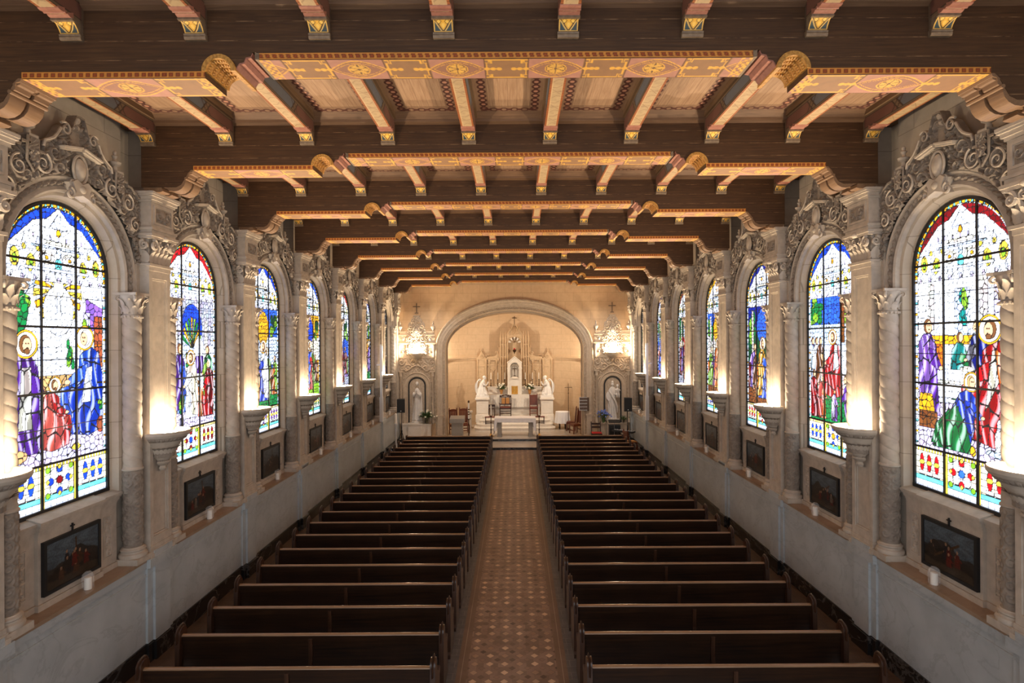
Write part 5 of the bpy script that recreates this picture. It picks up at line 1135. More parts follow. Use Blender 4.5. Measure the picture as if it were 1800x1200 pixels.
robe(b, c, [(.30, .30, .25, 1, .02, .02), (.7, .27, .22, 1, .01, .02), (1.15, .27, .20, .7, 0, .02), (1.35, .275, .18, .4, 0, .02), (1.52, .255, .165, .3, 0, .02), (1.66, .21, .15, .2, 0, .02), (1.78, .165, .14, .1, 0, .01), (1.90, .135, .14, 0, 0, .01), (1.99, .115, .125, 0, 0, .0), (2.05, .075, .09, 0, 0, .0), (2.08, .02, .03, 0, 0, 0)], .06, 13, 66, .5, (-.24*PI, 1.24*PI)); b.build('veil', M['statue'], r, 60)
b = MB(); b.lathe([(.30, 0), (.30, .06), (.27, .08), (.28, .14), (.26, .19), (0, .19)], seg=8, a0=PI/8, a1=2*PI+PI/8-1e-9); b.build('base', M['statue'], r, 20)
# bearded man with a child
r = thing('statue', 'white marble statue of a bearded man holding a small child in a wall niche', 'statue', (4.90, 29.08, 1.05))
b = MB()
robe(b, c, [(.12, .25, .2, 1, 0, 0), (.4, .22, .18, 1, .0, 0), (.85, .20, .17, .8, -.01, 0), (1.20, .20, .16, .5, -.01, 0), (1.50, .215, .14, .3, 0, 0), (1.64, .20, .12, .1, 0, 0), (1.72, .12, .10, 0, 0, 0), (1.78, .06, .06, 0, 0, 0), (1.84, .055, .055, 0, 0, 0)], .07, 8, ph=1)
face(b, (.0, -.02, 1.94), .105); b.ell((0, .02, 1.99), (.095, .105, .09), 14, 8); b.ell((0, -.08, 1.83), (.07, .06, .09), 10, 8)
b.tube([(-.20, 0, 1.60), (-.27, -.02, 1.36), (-.26, -.10, 1.14), (-.20, -.17, 1.02)], [.075, .075, .06, .04], 10); hand(b, (-.195, -.175, 1.01), (.15, -.3, -1), (1, 0, 0), 1)
b.tube([(.20, 0, 1.60), (.27, -.06, 1.40), (.24, -.18, 1.34), (.12, -.24, 1.36)], [.075, .075, .06, .045], 10); hand(b, (.13, -.24, 1.35), (-1, -.1, .15), (0, -1, 0), 1)
b.ell((.09, -.2, .12), (.05, .11, .04), 10, 6); b.ell((-.09, -.2, .12), (.05, .11, .04), 10, 6); b.build('figure', M['statue'], r, 60)
b = MB(); robe(b, c, [(.30, .27, .23, 1, .04, .0), (.7, .27, .2, 1, .03, -.01), (1.1, .26, .19, .7, .01, -.01), (1.45, .25, .17, .4, .0, 0), (1.62, .22, .14, .2, 0, .01)], .08, 7, 54, .2, (.05*PI, 1.38*PI))
b.tube([(-.2, -.1, 1.55), (-.05, -.2, 1.30), (.1, -.24, 1.05), (.2, -.2, .75), (.22, -.18, .45)], [.03, .05, .05, .045, .02], 8); b.build('cloak', M['statue'], r, 60)
b = MB(); k = (.24, -.16, 1.40)
b.tube([(k[0], k[1]+.02, k[2]-.04), (k[0], k[1], k[2]+.1), (k[0], k[1], k[2]+.22), (k[0], k[1]-.01, k[2]+.29)], [.10, .095, .075, .035], 12); face(b, (k[0], k[1]-.02, k[2]+.37), .072); b.ell((k[0], k[1]+.0, k[2]+.40), (.066, .072, .06), 12, 8)
for s_ in (-1, 1): b.tube([(k[0]+s_*.06, k[1]-.01, k[2]+.22), (k[0]+s_*.11, k[1]-.06, k[2]+.14), (k[0]+s_*.07, k[1]-.12, k[2]+.15)], [.032, .028, .02], 8); hand(b, (k[0]+s_*.07, k[1]-.12, k[2]+.15), (-s_*.5, -.6, .3), (0, 0, 1), .55); b.tube([(k[0]+s_*.05, k[1]-.04, k[2]-.02), (k[0]+s_*.05, k[1]-.13, k[2]-.06), (k[0]+s_*.045, k[1]-.13, k[2]-.2)], [.045, .038, .022], 8)
b.build('child', M['statue'], r, 60)
b = MB(); b.box(-.3, .3, -.26, .26, 0, .12); b.build('base', M['statue'], r, 0)
# kneeling angels: face +x
def make_angel(label, loc, rz):
    r = thing('angel_statue', label, 'statue', loc, rz, 'kneeling angels beside the altar')
    b = MB(); b.box(-.36, .36, -.3, .3, 0, .10)
    robe(b, (0, 0, .10), [(0, .30, .24, 1, -.02, 0), (.15, .29, .23, 1, -.04, 0), (.32, .24, .20, .8, -.05, 0), (.5, .17, .16, .5, -.04, 0), (.66, .16, .17, .3, 0, 0), (.78, .12, .15, .1, .02, 0), (.84, .05, .05, 0, .05, 0), (.90, .045, .045, 0, .07, 0)], .09, 9)
    s0 = len(b.v); face(b, (0, 0, 0), .10); cA, sA = math.cos(.5), math.sin(.5)
    b.xform(lambda x, y, z: (.12+(-y)*cA+z*sA*.9, x, 1.06+z*cA+y*sA), s0); b.ell((.09, 0, 1.10), (.10, .10, .095), 14, 8)
    for s_ in (-1, 1):
        b.tube([(0, s_*.15, .85), (.06, s_*.2, .70), (.18, s_*.14, .64), (.27, s_*.03, .72)], [.06, .065, .05, .03], 10); hand(b, (.27, s_*.018, .72), (.35, 0, 1), (0, s_, 0), .85)
        b.tube([(-.1, s_*.1, .22), (.1, s_*.12, .20), (.24, s_*.11, .15)], [.12, .11, .08], 10)
    b.build('figure', M['statue'], r, 60)
    for s_ in (-1, 1):
        b = MB(); U, V = np.meshgrid(np.linspace(0, 1, 30), np.linspace(0, 1, 12), indexing='ij')
        ax = -.10-.30*np.sin(U*2.0)*.9+.05*U; az = .92+.26*np.sin(U*PI*.62)*(1-U)*1.6-.78*U**1.3; wd = .16*np.sin(PI*np.clip(U*.9+.1, 0, 1))**.6
        P = np.stack([ax-wd*(V-.15)*.8+.02*np.abs(np.sin(V*18)), s_*(.10+.10*np.sin(U*PI)+.05*V), az-wd*(V-.5)*.5-.02*np.abs(np.sin(U*30+V*4))], -1); b.grid(P); Q = P.copy(); Q[..., 1] -= s_*.035; b.grid(Q, flip=True)
        b.tube([tuple(P[i, 0]) for i in range(0, 30, 3)], .03, 6); b.build('wing', M['statue'], r, 60)
    return r
make_angel("white kneeling angel statue on the altar pier at praying woman's end", (-1.79, 32.4, 1.97), 0)
make_angel("white kneeling angel statue on the altar pier at bearded man's end", (1.79, 32.4, 1.97), PI)
for s_, nm in ((-1, "praying woman's"), (1, "bearded man's")):
    r = thing('angel_pedestal', f'square white marble pier under the kneeling angel at {nm} end', 'pedestal', (s_*1.79, 32.4, 0), 0, 'angel pedestals')
    b = MB(); b.box(-.33, .33, -.3, .3, .60, 1.85); b.box(-.37, .37, -.34, .34, .60, 1.0); b.box(-.36, .36, -.33, .33, 1.80, 1.85); b.box(-.40, .40, -.37, .37, 1.85, 1.91); b.box(-.37, .37, -.34, .34, 1.91, 1.97)
    for x0, x1, z0, z1 in ((-.24, -.21, 1.1, 1.72), (.21, .24, 1.1, 1.72), (-.24, .24, 1.69, 1.72), (-.24, .24, 1.1, 1.13)): b.box(x0, x1, -.315, -.29, z0, z1)
    b.build('pier', M['white'], r, 0)
    # statue plinths in the wall niches
    r = thing('statue_pedestal', f'stone pedestal below the statue of the {"praying woman" if s_ < 0 else "bearded man"}', 'pedestal', (s_*4.87, 28.99, FS), 0, 'statue pedestals')
    b = MB(); b.box(-.72, .72, -.25, .0, 0, .70); b.box(-.40, .32, -.36, .0, 0, .72); b.box(-.75, .75, -.28, .0, .70, .75); b.box(-.43, .35, -.39, .0, .72, .78); b.box(-.44, .36, -.38, .0, 0, .07); b.box(-.74, .74, -.27, .0, 0, .06); b.build('block', M['white'] if s_ < 0 else M['trim'], r, 0)

# ---------------------------------------------------------------- carved niche surrounds on the chancel wall
def make_niche_frame(label, x):
    r = thing('niche_surround', label, 'carved stonework', (x, WALL_Y, 0), 0, 'carved niche surrounds on the chancel wall')
    b = MB()
    def pth(R, zb=1.0): return [(-R, zb)]+[(-R*math.cos(PI*k/24), 2.86+R*math.sin(PI*k/24)) for k in range(25)]+[(R, zb)]
    b.grid(np.array([[(xx, y, z) for xx, z in pth(R)] for R, y in ((.44, 0), (.47, -.05), (.50, -.06), (.52, -.03), (.62, -.04), (.66, -.08), (.70, -.06), (.70, 0))])); b.build('arch', M['trim'], r, 30)
    b = MB(); b.grid(np.array([[(xx, y, z) for xx, z in pth(R)] for R, y in ((.375, .01), (.375, -.02), (.438, -.02), (.438, .01))])); b.build('dark_edge', M['iron'], r, 30)
    X, Z = np.meshgrid(np.linspace(-.93, .93, 110), np.linspace(1.0, 4.25, 190), indexing='ij')
    hole = np.where(Z > 2.86, np.hypot(X, Z-2.86), np.abs(X)) < .70
    cs = []
    for s_ in (-1, 1): cs += [(s_*.45, 3.75, .25, s_), (s_*.2, 4.05, .18, -s_), (s_*.75, 4.05, .2, -s_), (s_*.78, 3.45, .15, s_), (s_*.82, 3.05, .1, -s_), (s_*.82, 2.8, .1, s_), (s_*.82, 2.5, .1, -s_), (s_*.82, 2.2, .1, s_), (s_*.82, 1.9, .1, -s_), (s_*.82, 1.6, .1, s_)]
    h = np.maximum(swirl(X, Z, cs), .55*leafy(X, Z, 18)); y = np.where(hole, -.0, -.02-.06*h)
    b = MB(); b.grid(np.stack([X, y, Z], -1)); b.build('relief_field', M['trimcarve'], r, 0)
    b = MB()
    for s_ in (-1, 1):
        b.lathe([(.09, 1.0), (.09, 1.15), (.07, 1.2), (.06, 1.25), (.06, 3.3), (.09, 3.35), (.08, 3.4), (.10, 3.5), (.11, 3.56)], (s_*.80, -.06, 0), 10); b.box(s_*.80-.13, s_*.80+.13, -.16, 0, 3.56, 3.62)
        b.tube([(s_*xx, -.08, z) for xx, z in ((.80, 3.66), (.62, 3.70), (.55, 3.62), (.40, 3.66), (.22, 3.82), (0, 3.9))], .03, 6)
    b.build('colonnettes', M['trim'], r, 40)
    b = MB()                                               # canopy with gable above the lamp
    b.box(-.93, .93, -.06, 0, 4.25, 4.95); b.box(-.97, .97, -.13, 0, 4.93, 5.0); b.box(-.95, .95, -.10, 0, 5.0, 5.03); b.box(-.90, .90, -.07, 0, 5.03, 5.45); b.box(-.93, .93, -.11, 0, 5.36, 5.41); b.box(-.85, .85, -.08, 0, 5.45, 5.56); b.box(-.88, .88, -.10, 0, 5.54, 5.58)
    g = [(.52, 5.56), (.46, 5.62), (.42, 5.72), (.41, 5.95), (.38, 6.02), (.30, 6.06), (.27, 6.16), (.20, 6.26), (.14, 6.30), (.14, 6.36), (0, 6.38)]; b.prism(g+[(-x_, z) for x_, z in g[::-1]], 1, -.08, 0); b.box(-.17, .17, -.12, 0, 6.34, 6.38)
    b.build('canopy', M['trim'], r, 25)
    b = MB(); X, Z = np.meshgrid(np.linspace(-1, 1, 80), np.linspace(4.4, 6.28, 130), indexing='ij'); hw = np.interp(Z, [4.4, 4.7, 5.5, 5.7, 5.95, 6.1, 6.28], [.5, .52, .5, .42, .38, .27, .14]); XX = X*hw
    h = np.maximum(swirl(XX, Z, [(s_*q, z, rr, s_*e) for s_ in (-1, 1) for q, z, rr, e in ((.3, 5.2, .17, 1), (.28, 4.85, .18, -1), (.22, 5.5, .14, 1), (.28, 5.8, .12, -1), (.12, 6.05, .1, 1), (.1, 4.6, .12, 1), (.4, 4.6, .12, -1), (.12, 5.0, .1, -1))]), .6*leafy(XX, Z, 22)); b.grid(np.stack([XX, -.09-.07*h, Z], -1)); b.build('gable_carving', M['trimcarve'], r, 0)
    b = MB(); b.ell((0, -.16, 5.62), (.10, .05, .13), 12, 8); b.tube([(.15*math.cos(2*PI*k/20), -.15, 5.62+.18*math.sin(2*PI*k/20)) for k in range(20)], .022, 6, True)
    for s_ in (-1, 1):
        for z0 in (5.08, 4.45): b.tube([(s_*(.68+.1*math.cos(a)), -.09, z0+.12+.12*math.sin(a)) for a in [PI*k/10 for k in range(11)]], .02, 6); b.ell((s_*.68, -.08, z0+.12), (.06, .05, .08), 10, 6)
        b.lathe([(.05, 4.28), (.07, 4.36), (.05, 4.42), (.06, 4.6), (.09, 4.7), (.1, 4.9)], (s_*.86, -.08, 0), 8)
    b.build('canopy_moulding', M['stone'], r, 50)
    for s_ in (-1, 1):
        b = MB(); b.lathe([(.06, 5.58), (.04, 5.63), (.05, 5.67), (.10, 5.74), (.11, 5.82), (.07, 5.84), (.04, 5.88), (.03, 5.95), (.05, 5.98), (.02, 6.02), (.035, 6.06), (0, 6.1)], (s_*.82, -.06, 0), 12, cap=False); b.build('urn_finial', M['stone'], r, 40)
    b = MB(); b.box(-.022, .022, -.02, .0, 6.52, 7.0); b.box(-.18, .18, -.02, .0, 6.80, 6.84); b.box(-.09, .09, -.03, .0, 6.48, 6.52); b.build('wall_cross', M['greybase'], r, 0)
    return r
make_niche_frame("carved stone canopy and niche framing the praying woman", -4.87); make_niche_frame("carved stone canopy and niche framing the bearded man", 4.90)
for x, nm in ((-4.87, "praying woman's"), (4.90, "bearded man's")):
    r = thing('wall_sconce', f'brightly lit stone bowl lamp above the {nm[:-2]} niche', 'wall light', (x, WALL_Y-.07, 4.50), 0, 'bowl lamps on the chancel wall')
    b = MB(); b.lathe([(.04, -.36), (.05, -.30), (.12, -.27), (.22, -.2), (.30, -.1), (.33, -.04), (.33, 0), (.28, -.02), (.1, -.08), (0, -.08)], (0, 0, 0), 12, PI, 2*PI, cap=False)
    b.build('bowl', M['stone'], r, 25)
    b = MB(); b.ell((0, -.14, -.02), (.19, .09, .03), 14, 6); b.build('lamp', M['bulb'], r, 60)
    L = bpy.data.lights.new('uplight', 'POINT'); L.energy = CHANCEL_W; L.color = (1, .77, .51); L.shadow_soft_size = .08
    o = bpy.data.objects.new('uplight', L); C.objects.link(o); o.parent = r; o.location = (0, -.20, .08)

# small floodlights tucked behind the arch jambs, out of sight from the nave
for s_, nm in ((-1, "praying woman's"), (1, "bearded man's")):
    r = thing('floodlight', f"small floodlight behind the chancel arch on {nm} side", 'floodlight', (s_*3.60, WALL_Y+.95, 4.9), 0, 'apse floodlights')
    b = MB(); b.box(-.10, .10, -.06, .08, -.10, .10); b.box(*sorted((0, s_*.20)), -.02, .02, -.02, .02); b.build('housing', M['iron'], r, 0)
    L = bpy.data.lights.new('flood', 'SPOT'); L.energy = FLOOD_W; L.color = (1, .84, .64); L.shadow_soft_size = .12; L.spot_size = 2.4; L.spot_blend = .8
    o = bpy.data.objects.new('flood', L); C.objects.link(o); o.parent = r; o.location = (-s_*.05, .16, 0)
    o.rotation_euler = Vector((-s_*2.6, 3.6, -1.6)).to_track_quat('-Z', 'Y').to_euler()

for s_, nm in ((-1, "praying woman's"), (1, "bearded man's")):  # out-of-view spots added to lighten the niches and chancel wall
    r = thing('added_beam_lamp', f"small added lamp out of view behind the last free beam on {nm} side", 'added spotlight', (s_*3.84, YBEAM[6]+.62, 8.3), 0, 'added lamps behind the last free beam')
    b = MB(); b.lathe([(.05, -.08), (.07, .02), (.07, .12), (.03, .16)], seg=12); b.tube([(0, 0, .12), (0, 0, .40)], .012, 6); b.build('housing', M['iron'], r, 30)
    L = bpy.data.lights.new('added_spot', 'SPOT'); L.energy = ADDED_SPOT_W; L.color = (1, .90, .80); L.shadow_soft_size = .08; L.spot_size = 1.5; L.spot_blend = .7
    o = bpy.data.objects.new('added_spot', L); C.objects.link(o); o.parent = r; o.location = (0, 0, -.1)
    o.rotation_euler = Vector((s_*.55, 3.2, -6.6)).to_track_quat('-Z', 'Y').to_euler()
# ---------------------------------------------------------------- sanctuary furniture
r = thing('altar_table', 'front altar table on two grey granite supports', 'altar', (.02, 29.65, FS))
for x in (-.79, .79):
    b = MB(); b.box(x-.105, x+.105, -.38, .38, 0, .86); b.box(x-.125, x+.125, -.40, .40, 0, .05); b.build('support', M['granite'], r, 0)
b = MB(); b.box(-1.02, 1.02, -.44, .44, .86, .925); b.build('table_top', M['granite'], r, 0)
b = MB(); n = 60
b.box(-1.04, 1.04, -.46, .46, .927, .937)
X, Z = np.meshgrid(np.linspace(-1.04, 1.04, n), np.linspace(0, 1, 8), indexing='ij'); L = np.where(np.abs(X) > .93, .62, .20); b.grid(np.stack([X*(1+.01*Z), -.462-.012*np.sin(X*30)*Z, .935-L*Z], -1)); b.grid(np.stack([X, .462+0*X, .935-L*Z], -1), flip=True)
for s_ in (-1, 1):
    Y, Z = np.meshgrid(np.linspace(-.46, .46, 40), np.linspace(0, 1, 10), indexing='ij'); b.grid(np.stack([s_*(1.04+.035*Z*(1+.6*np.sin(Y*26))), Y, .935-.82*Z], -1))
o = b.build('altar_cloth', M['cloth'], None, 50); o.location = (.02, 29.65, FS); tag(o, 'white cloth hanging long at both ends of the front altar table', 'altar cloth')
def candle_stand(label, loc):
    r = thing('candle_stand', label, 'candle stand', loc, 0, 'floor candle stands by the front altar table')
    b = MB(); b.lathe([(.16, 0), (.16, .03), (.10, .05), (.05, .10), (.03, .16)], seg=16); b.build('foot', M['gold'], r, 40)
    b = MB(); b.lathe([(.025, .12), (.022, .3), (.045, .34), (.02, .38), (.02, .66), (.05, .70), (.022, .74), (.02, .98), (.04, 1.01), (.075, 1.04), (.08, 1.06)], seg=12); b.build('stem', M['bronze'], r, 40)
    b = MB(); b.lathe([(.032, 1.06), (.032, 1.58), (.01, 1.59), (.004, 1.62)], seg=12); b.build('candle', M['wax'], r, 40)
candle_stand("bronze floor candle stand at the front altar's end nearer the stone lectern", (-1.2, 29.4, FS)); candle_stand("bronze floor candle stand at the front altar's end nearer the round side table", (1.24, 29.4, FS))
r = thing('lectern', 'grey stone lectern with a thick slab top', 'lectern', (-2.86, 29.0, FS))
b = MB(); b.box(-.28, .28, -.16, .16, 0, .78); b.box(-.295, .295, -.17, .17, 0, .04); b.build('base_block', M['granite'], r, 0)
b = MB(); b.prism([(-.24, .78), (.22, .78), (.22, 1.10), (-.24, .98)], 0, -.36, .36); b.build('slab_top', M['granite'], r, 0)
r = thing('paschal_candle', 'tall decorated paschal candle on a slim dark pole', 'candle', (-2.29, 28.95, FS))
b = MB(); b.lathe([(.13, 0), (.13, .02), (.03, .05), (.022, .9), (.04, .93), (.10, .95), (.11, .97)], seg=14); b.build('stand', M['bronze'], r, 40)
b = MB(); b.lathe([(.04, .97), (.04, 1.80), (.01, 1.82)], seg=14); b.build('candle', M['wax'], r, 40)
b = MB()
for z in (1.16, 1.28, 1.40): b.lathe([(.041, z), (.043, z+.01), (.043, z+.05), (.041, z+.06)], seg=14)
b.lathe([(.042, 1.76), (.05, 1.8), (.05, 1.84), (.02, 1.88), (0, 1.88)], seg=12); b.build('dark_bands', M['bronze'], r, 40)
def chair(label, loc, rz, w_=.5, d=.48, hs=.46, hb=1.3, wood='redwood', seat=None, back='slats', arms=False, group=None, cat='chair'):
    r = thing('armchair' if arms else 'dining_chair', label, cat, loc, rz, group); Wm = M[wood]; hw = w_/2
    for sx in (-1, 1):
        b = MB(); b.box(sx*(hw-.025)-.022, sx*(hw-.025)+.022, -d/2, -d/2+.045, 0, hs if not arms else hs+.24); b.build('leg', Wm, r, 0)
        b = MB(); b.prism([(d/2-.045, 0), (d/2, 0), (d/2, hs), (d/2+.07, hb), (d/2+.03, hb), (d/2-.045, hs)], 0, sx*(hw-.025)-.022, sx*(hw-.025)+.022); b.ell((sx*(hw-.025), d/2+.05, hb+.02), (.025, .025, .04), 8, 6); b.build('back_post', Wm, r, 20)
        if arms: b = MB(); b.tube([(sx*(hw-.02), -d/2-.03, hs+.24), (sx*(hw-.02), 0, hs+.27), (sx*(hw-.02), d/2, hs+.25)], .03, 8); b.ell((sx*(hw-.02), -d/2-.03, hs+.235), (.04, .04, .035), 8, 6); b.build('armrest', Wm, r, 40)
    b = MB(); b.box(-hw, hw, -d/2, d/2, hs-.06, hs); b.box(-hw+.02, hw-.02, -d/2+.01, -d/2+.03, .14, .19); b.box(-hw+.02, hw-.02, d/2-.04, d/2-.02, .2, .25); b.build('seat_frame', Wm, r, 0)
    b = MB(); b.prism([(-d/2+.01, hs), (-d/2+.02, hs+.04), (0, hs+.055), (d/2-.05, hs+.045), (d/2-.04, hs)], 0, -hw+.02, hw-.02); b.build('seat', M[seat or wood], r, 30)
    yb = lambda z: d/2+.01+.05*(z-hs)/(hb-hs)
    b = MB()
    if back == 'slats':
        n = 5
        for k in range(n): x = -hw+.06+(w_-.12)*k/(n-1); b.prism([(yb(hs+.1), hs+.1), (yb(hs+.1)+.018, hs+.1), (yb(hb-.06)+.018, hb-.06), (yb(hb-.06), hb-.06)], 0, x-.036, x+.036)
        pts = [(x, hb-.06+.05*math.sin(PI*(x+hw)/w_)) for x in np.linspace(-hw, hw, 13)]; b.prism([(-hw, hb-.13)]+pts+[(hw, hb-.13)], 1, yb(hb)-.01, yb(hb)+.03); b.box(-hw, hw, yb(hs+.1)-.005, yb(hs+.1)+.025, hs+.07, hs+.13)
    elif back == 'panel':
        b.prism([(yb(hs+.12), hs+.12), (yb(hs+.12)+.02, hs+.12), (yb(hb-.1)+.02, hb-.1), (yb(hb-.1), hb-.1)], 0, -hw+.03, hw-.03); b.box(-hw, hw, yb(hb)-.01, yb(hb)+.035, hb-.12, hb-.03)
    elif back == 'ladder':
        for z in (hb-.06, hb-.22): b.box(-hw+.02, hw-.02, yb(z)-.005, yb(z)+.02, z-.045, z+.045)
    elif back == 'carved':
        b.box(-hw, hw, yb(hb)-.01, yb(hb)+.03, hb-.07, hb-.02); b.box(-hw, hw, yb(hs+.15)-.01, yb(hs+.15)+.03, hs+.12, hs+.18); b.box(-.02, .02, yb(hs+.5)-.012, yb(hs+.5)+.03, hs+.15, hb-.05)
        for x in (-hw+.10, hw-.10): b.box(x-.015, x+.015, yb(hs+.4)-.01, yb(hs+.4)+.03, hs+.15, hb-.05)
        for k in range(7): x = -hw+.07+(w_-.14)*k/6; b.ell((x, yb(hb)+.01, hb+.01+.05*math.sin(PI*k/6)), (.045, .025, .05), 8, 6)
        for s_ in (-1, 1): b.spiral((s_*.12, yb(hb), hb+.04), .06, .01, 1.2, PI/2, s_, .02, 'xz')
    b.build('backrest', Wm, r, 20)
    if back == 'carved':
        for s_ in (-1, 1): b = MB(); b.box(*sorted((s_*.022, s_*(hw-.12))), yb(hs+.4)-.03, yb(hs+.4)+.01, hs+.18, hb-.09); b.build('back_pad', M['tan'], r, 0)
    return r
chair('carved dark throne chair with tan upholstered back before the altar', (-.52, 32.3, PZ), 0, .66, .52, .46, 1.06, 'darkwood', 'leather', 'carved', True)
chair('red leather backed straight chair before the altar', (1.05, 32.3, PZ), 0, .46, .46, .44, 1.16, 'redwood', 'leather', 'panel')
chair('red brown slat back chair behind the stone lectern, outer one', (-3.14, 30.25, FS), PI*.12, .46, .46, .46, 1.28, group=None)
chair('red brown slat back chair behind the stone lectern, inner one', (-2.64, 30.55, FS), PI*.10, .46, .46, .46, 1.28)
chair('red brown wooden chair beside the cloth-covered side table', (3.02, 31.15, FS), -PI/2*1.1, .5, .48, .46, 1.25)
chair('red brown wooden chair partly behind the arch jamb and hymn board', (3.16, 30.25, FS), -PI/2*.75, .5, .48, .46, 1.25)
chair('dark ladder-back chair with a bright red seat near the music stands', (4.0, 28.35, .12), 0, .5, .44, .44, .92, 'darkwood', 'seatred', 'ladder')
chair('worn brown wooden chair by the wall beside the front pew', (5.30, 26.45, 0), PI*.6, .44, .44, .46, .98, 'redwood', 'tan', 'panel')
for s_, nm in ((-1, 'throne'), (1, 'red leather chair')):
    r = thing('low_bench', f'low red topped bench on the altar steps below the {nm}', 'bench', (s_*1.32, 31.50, FS+.34), 0, 'low benches on the altar steps')
    b = MB(); b.prism([(-.30, .36), (.30, .36), (.30, .40), (-.30, .40)], 1, -.13, .13); b.build('cushioned_top', M['leather'], r, 0)
    for x in (-.26, .26):
        b = MB(); b.box(x-.02, x+.02, -.11, .11, 0, .36); b.build('leg', M['darkwood'], r, 0)
r = thing('prie_dieu', 'small dark kneeler left of the throne near the altar pier', 'kneeler', (-1.28, 32.25, PZ)); r['label'] = 'small dark kneeler between the throne and the altar pier'
b = MB()
for x in (-.16, .16): b.box(x-.018, x+.018, -.14, -.10, 0, .42); b.box(x-.018, x+.018, .10, .14, 0, .62)
b.box(-.18, .18, -.14, .14, .38, .42); b.build('frame', M['darkwood'], r, 0)
b = MB(); b.box(-.18, .18, .09, .14, .50, .62); b.build('rail', M['darkwood'], r, 0)
r = thing('side_table', 'round side table under a white cloth beside the altar steps', 'table', (2.62, 31.9, FS))
b = MB()
for k in range(4): a = PI/4+k*PI/2; b.tube([(.22*math.cos(a), .22*math.sin(a), 0), (.2*math.cos(a), .2*math.sin(a), .9)], .03, 8)
b.lathe([(.36, .88), (.36, .93)], seg=24); b.build('table_frame', M['darkwood'], r, 30)
b = MB(); th = np.linspace(0, 2*PI, 73)[:-1]; T, Z = np.meshgrid(th, np.linspace(0, 1, 8), indexing='ij'); R = .375+.05*Z*(1+.7*np.sin(T*13)); b.grid(np.stack([R*np.cos(T), R*np.sin(T), .945-.62*Z], -1), cu=True); b.lathe([(.375, .944), (0, .95)], seg=72, cap=False)
o = b.build('tablecloth', M['cloth'], None, 50); o.location = (2.62, 31.9, FS); tag(o, 'white pleated cloth over the round side table', 'tablecloth')
r = thing('processional_cross', 'slender bronze processional cross on a tall pole', 'cross', (2.92, 31.55, FS))
b = MB(); b.lathe([(.14, 0), (.14, .02), (.03, .05), (.014, .1), (.014, 1.95), (.03, 1.98), (.02, 2.02)], seg=12); b.build('pole', M['bronze'], r, 40)
b = MB(); b.box(-.012, .012, -.01, .01, 2.0, 2.5); b.box(-.20, .20, -.01, .01, 2.28, 2.305); b.tube([(0, -.02, 2.08), (.01, -.03, 2.16), (0, -.02, 2.27)], [.012, .018, .02], 6); b.ell((0, -.025, 2.31), (.016, .016, .02), 8, 6); b.build('cross', M['bronze'], r, 0)
r = thing('hymn_board', 'brown hymn board with white strips on a thin black pole', 'hymn board', (3.42, 28.85, FS))
b = MB(); b.lathe([(.15, 0), (.15, .015), (.015, .03), (.012, 1.4)], (-.02, .02, 0), 10); b.build('pole', M['iron'], r, 30)
b = MB(); b.box(-.20, .20, -.015, .015, 1.36, 2.02); b.prism([(.20, -.015), (.32, .10), (.32, .12), (.20, .015)], 2, 1.33, 2.0); b.build('board', mk('grey_brown_board', (.10, .065, .05), (.14, .095, .07), 20), r, 0)
b = MB()
for z in (1.37, 1.53, 1.69, 1.85, 2.0): b.box(-.20, .19, -.022, -.012, z, z+.022)
b.box(-.205, -.19, -.022, -.012, 1.36, 2.02); b.build('white_strips', M['whitemetal'], r, 0)
r = thing('stone_stand', 'small pale stone stand beside the altar steps', 'stand', (-2.50, 32.0, FS))
b = MB(); b.box(-.11, .11, -.11, .11, 0, .92); b.box(-.17, .17, -.17, .17, .92, 1.0); b.box(-.14, .14, -.14, .14, 0, .06); b.build('post', M['stone'], r, 0)
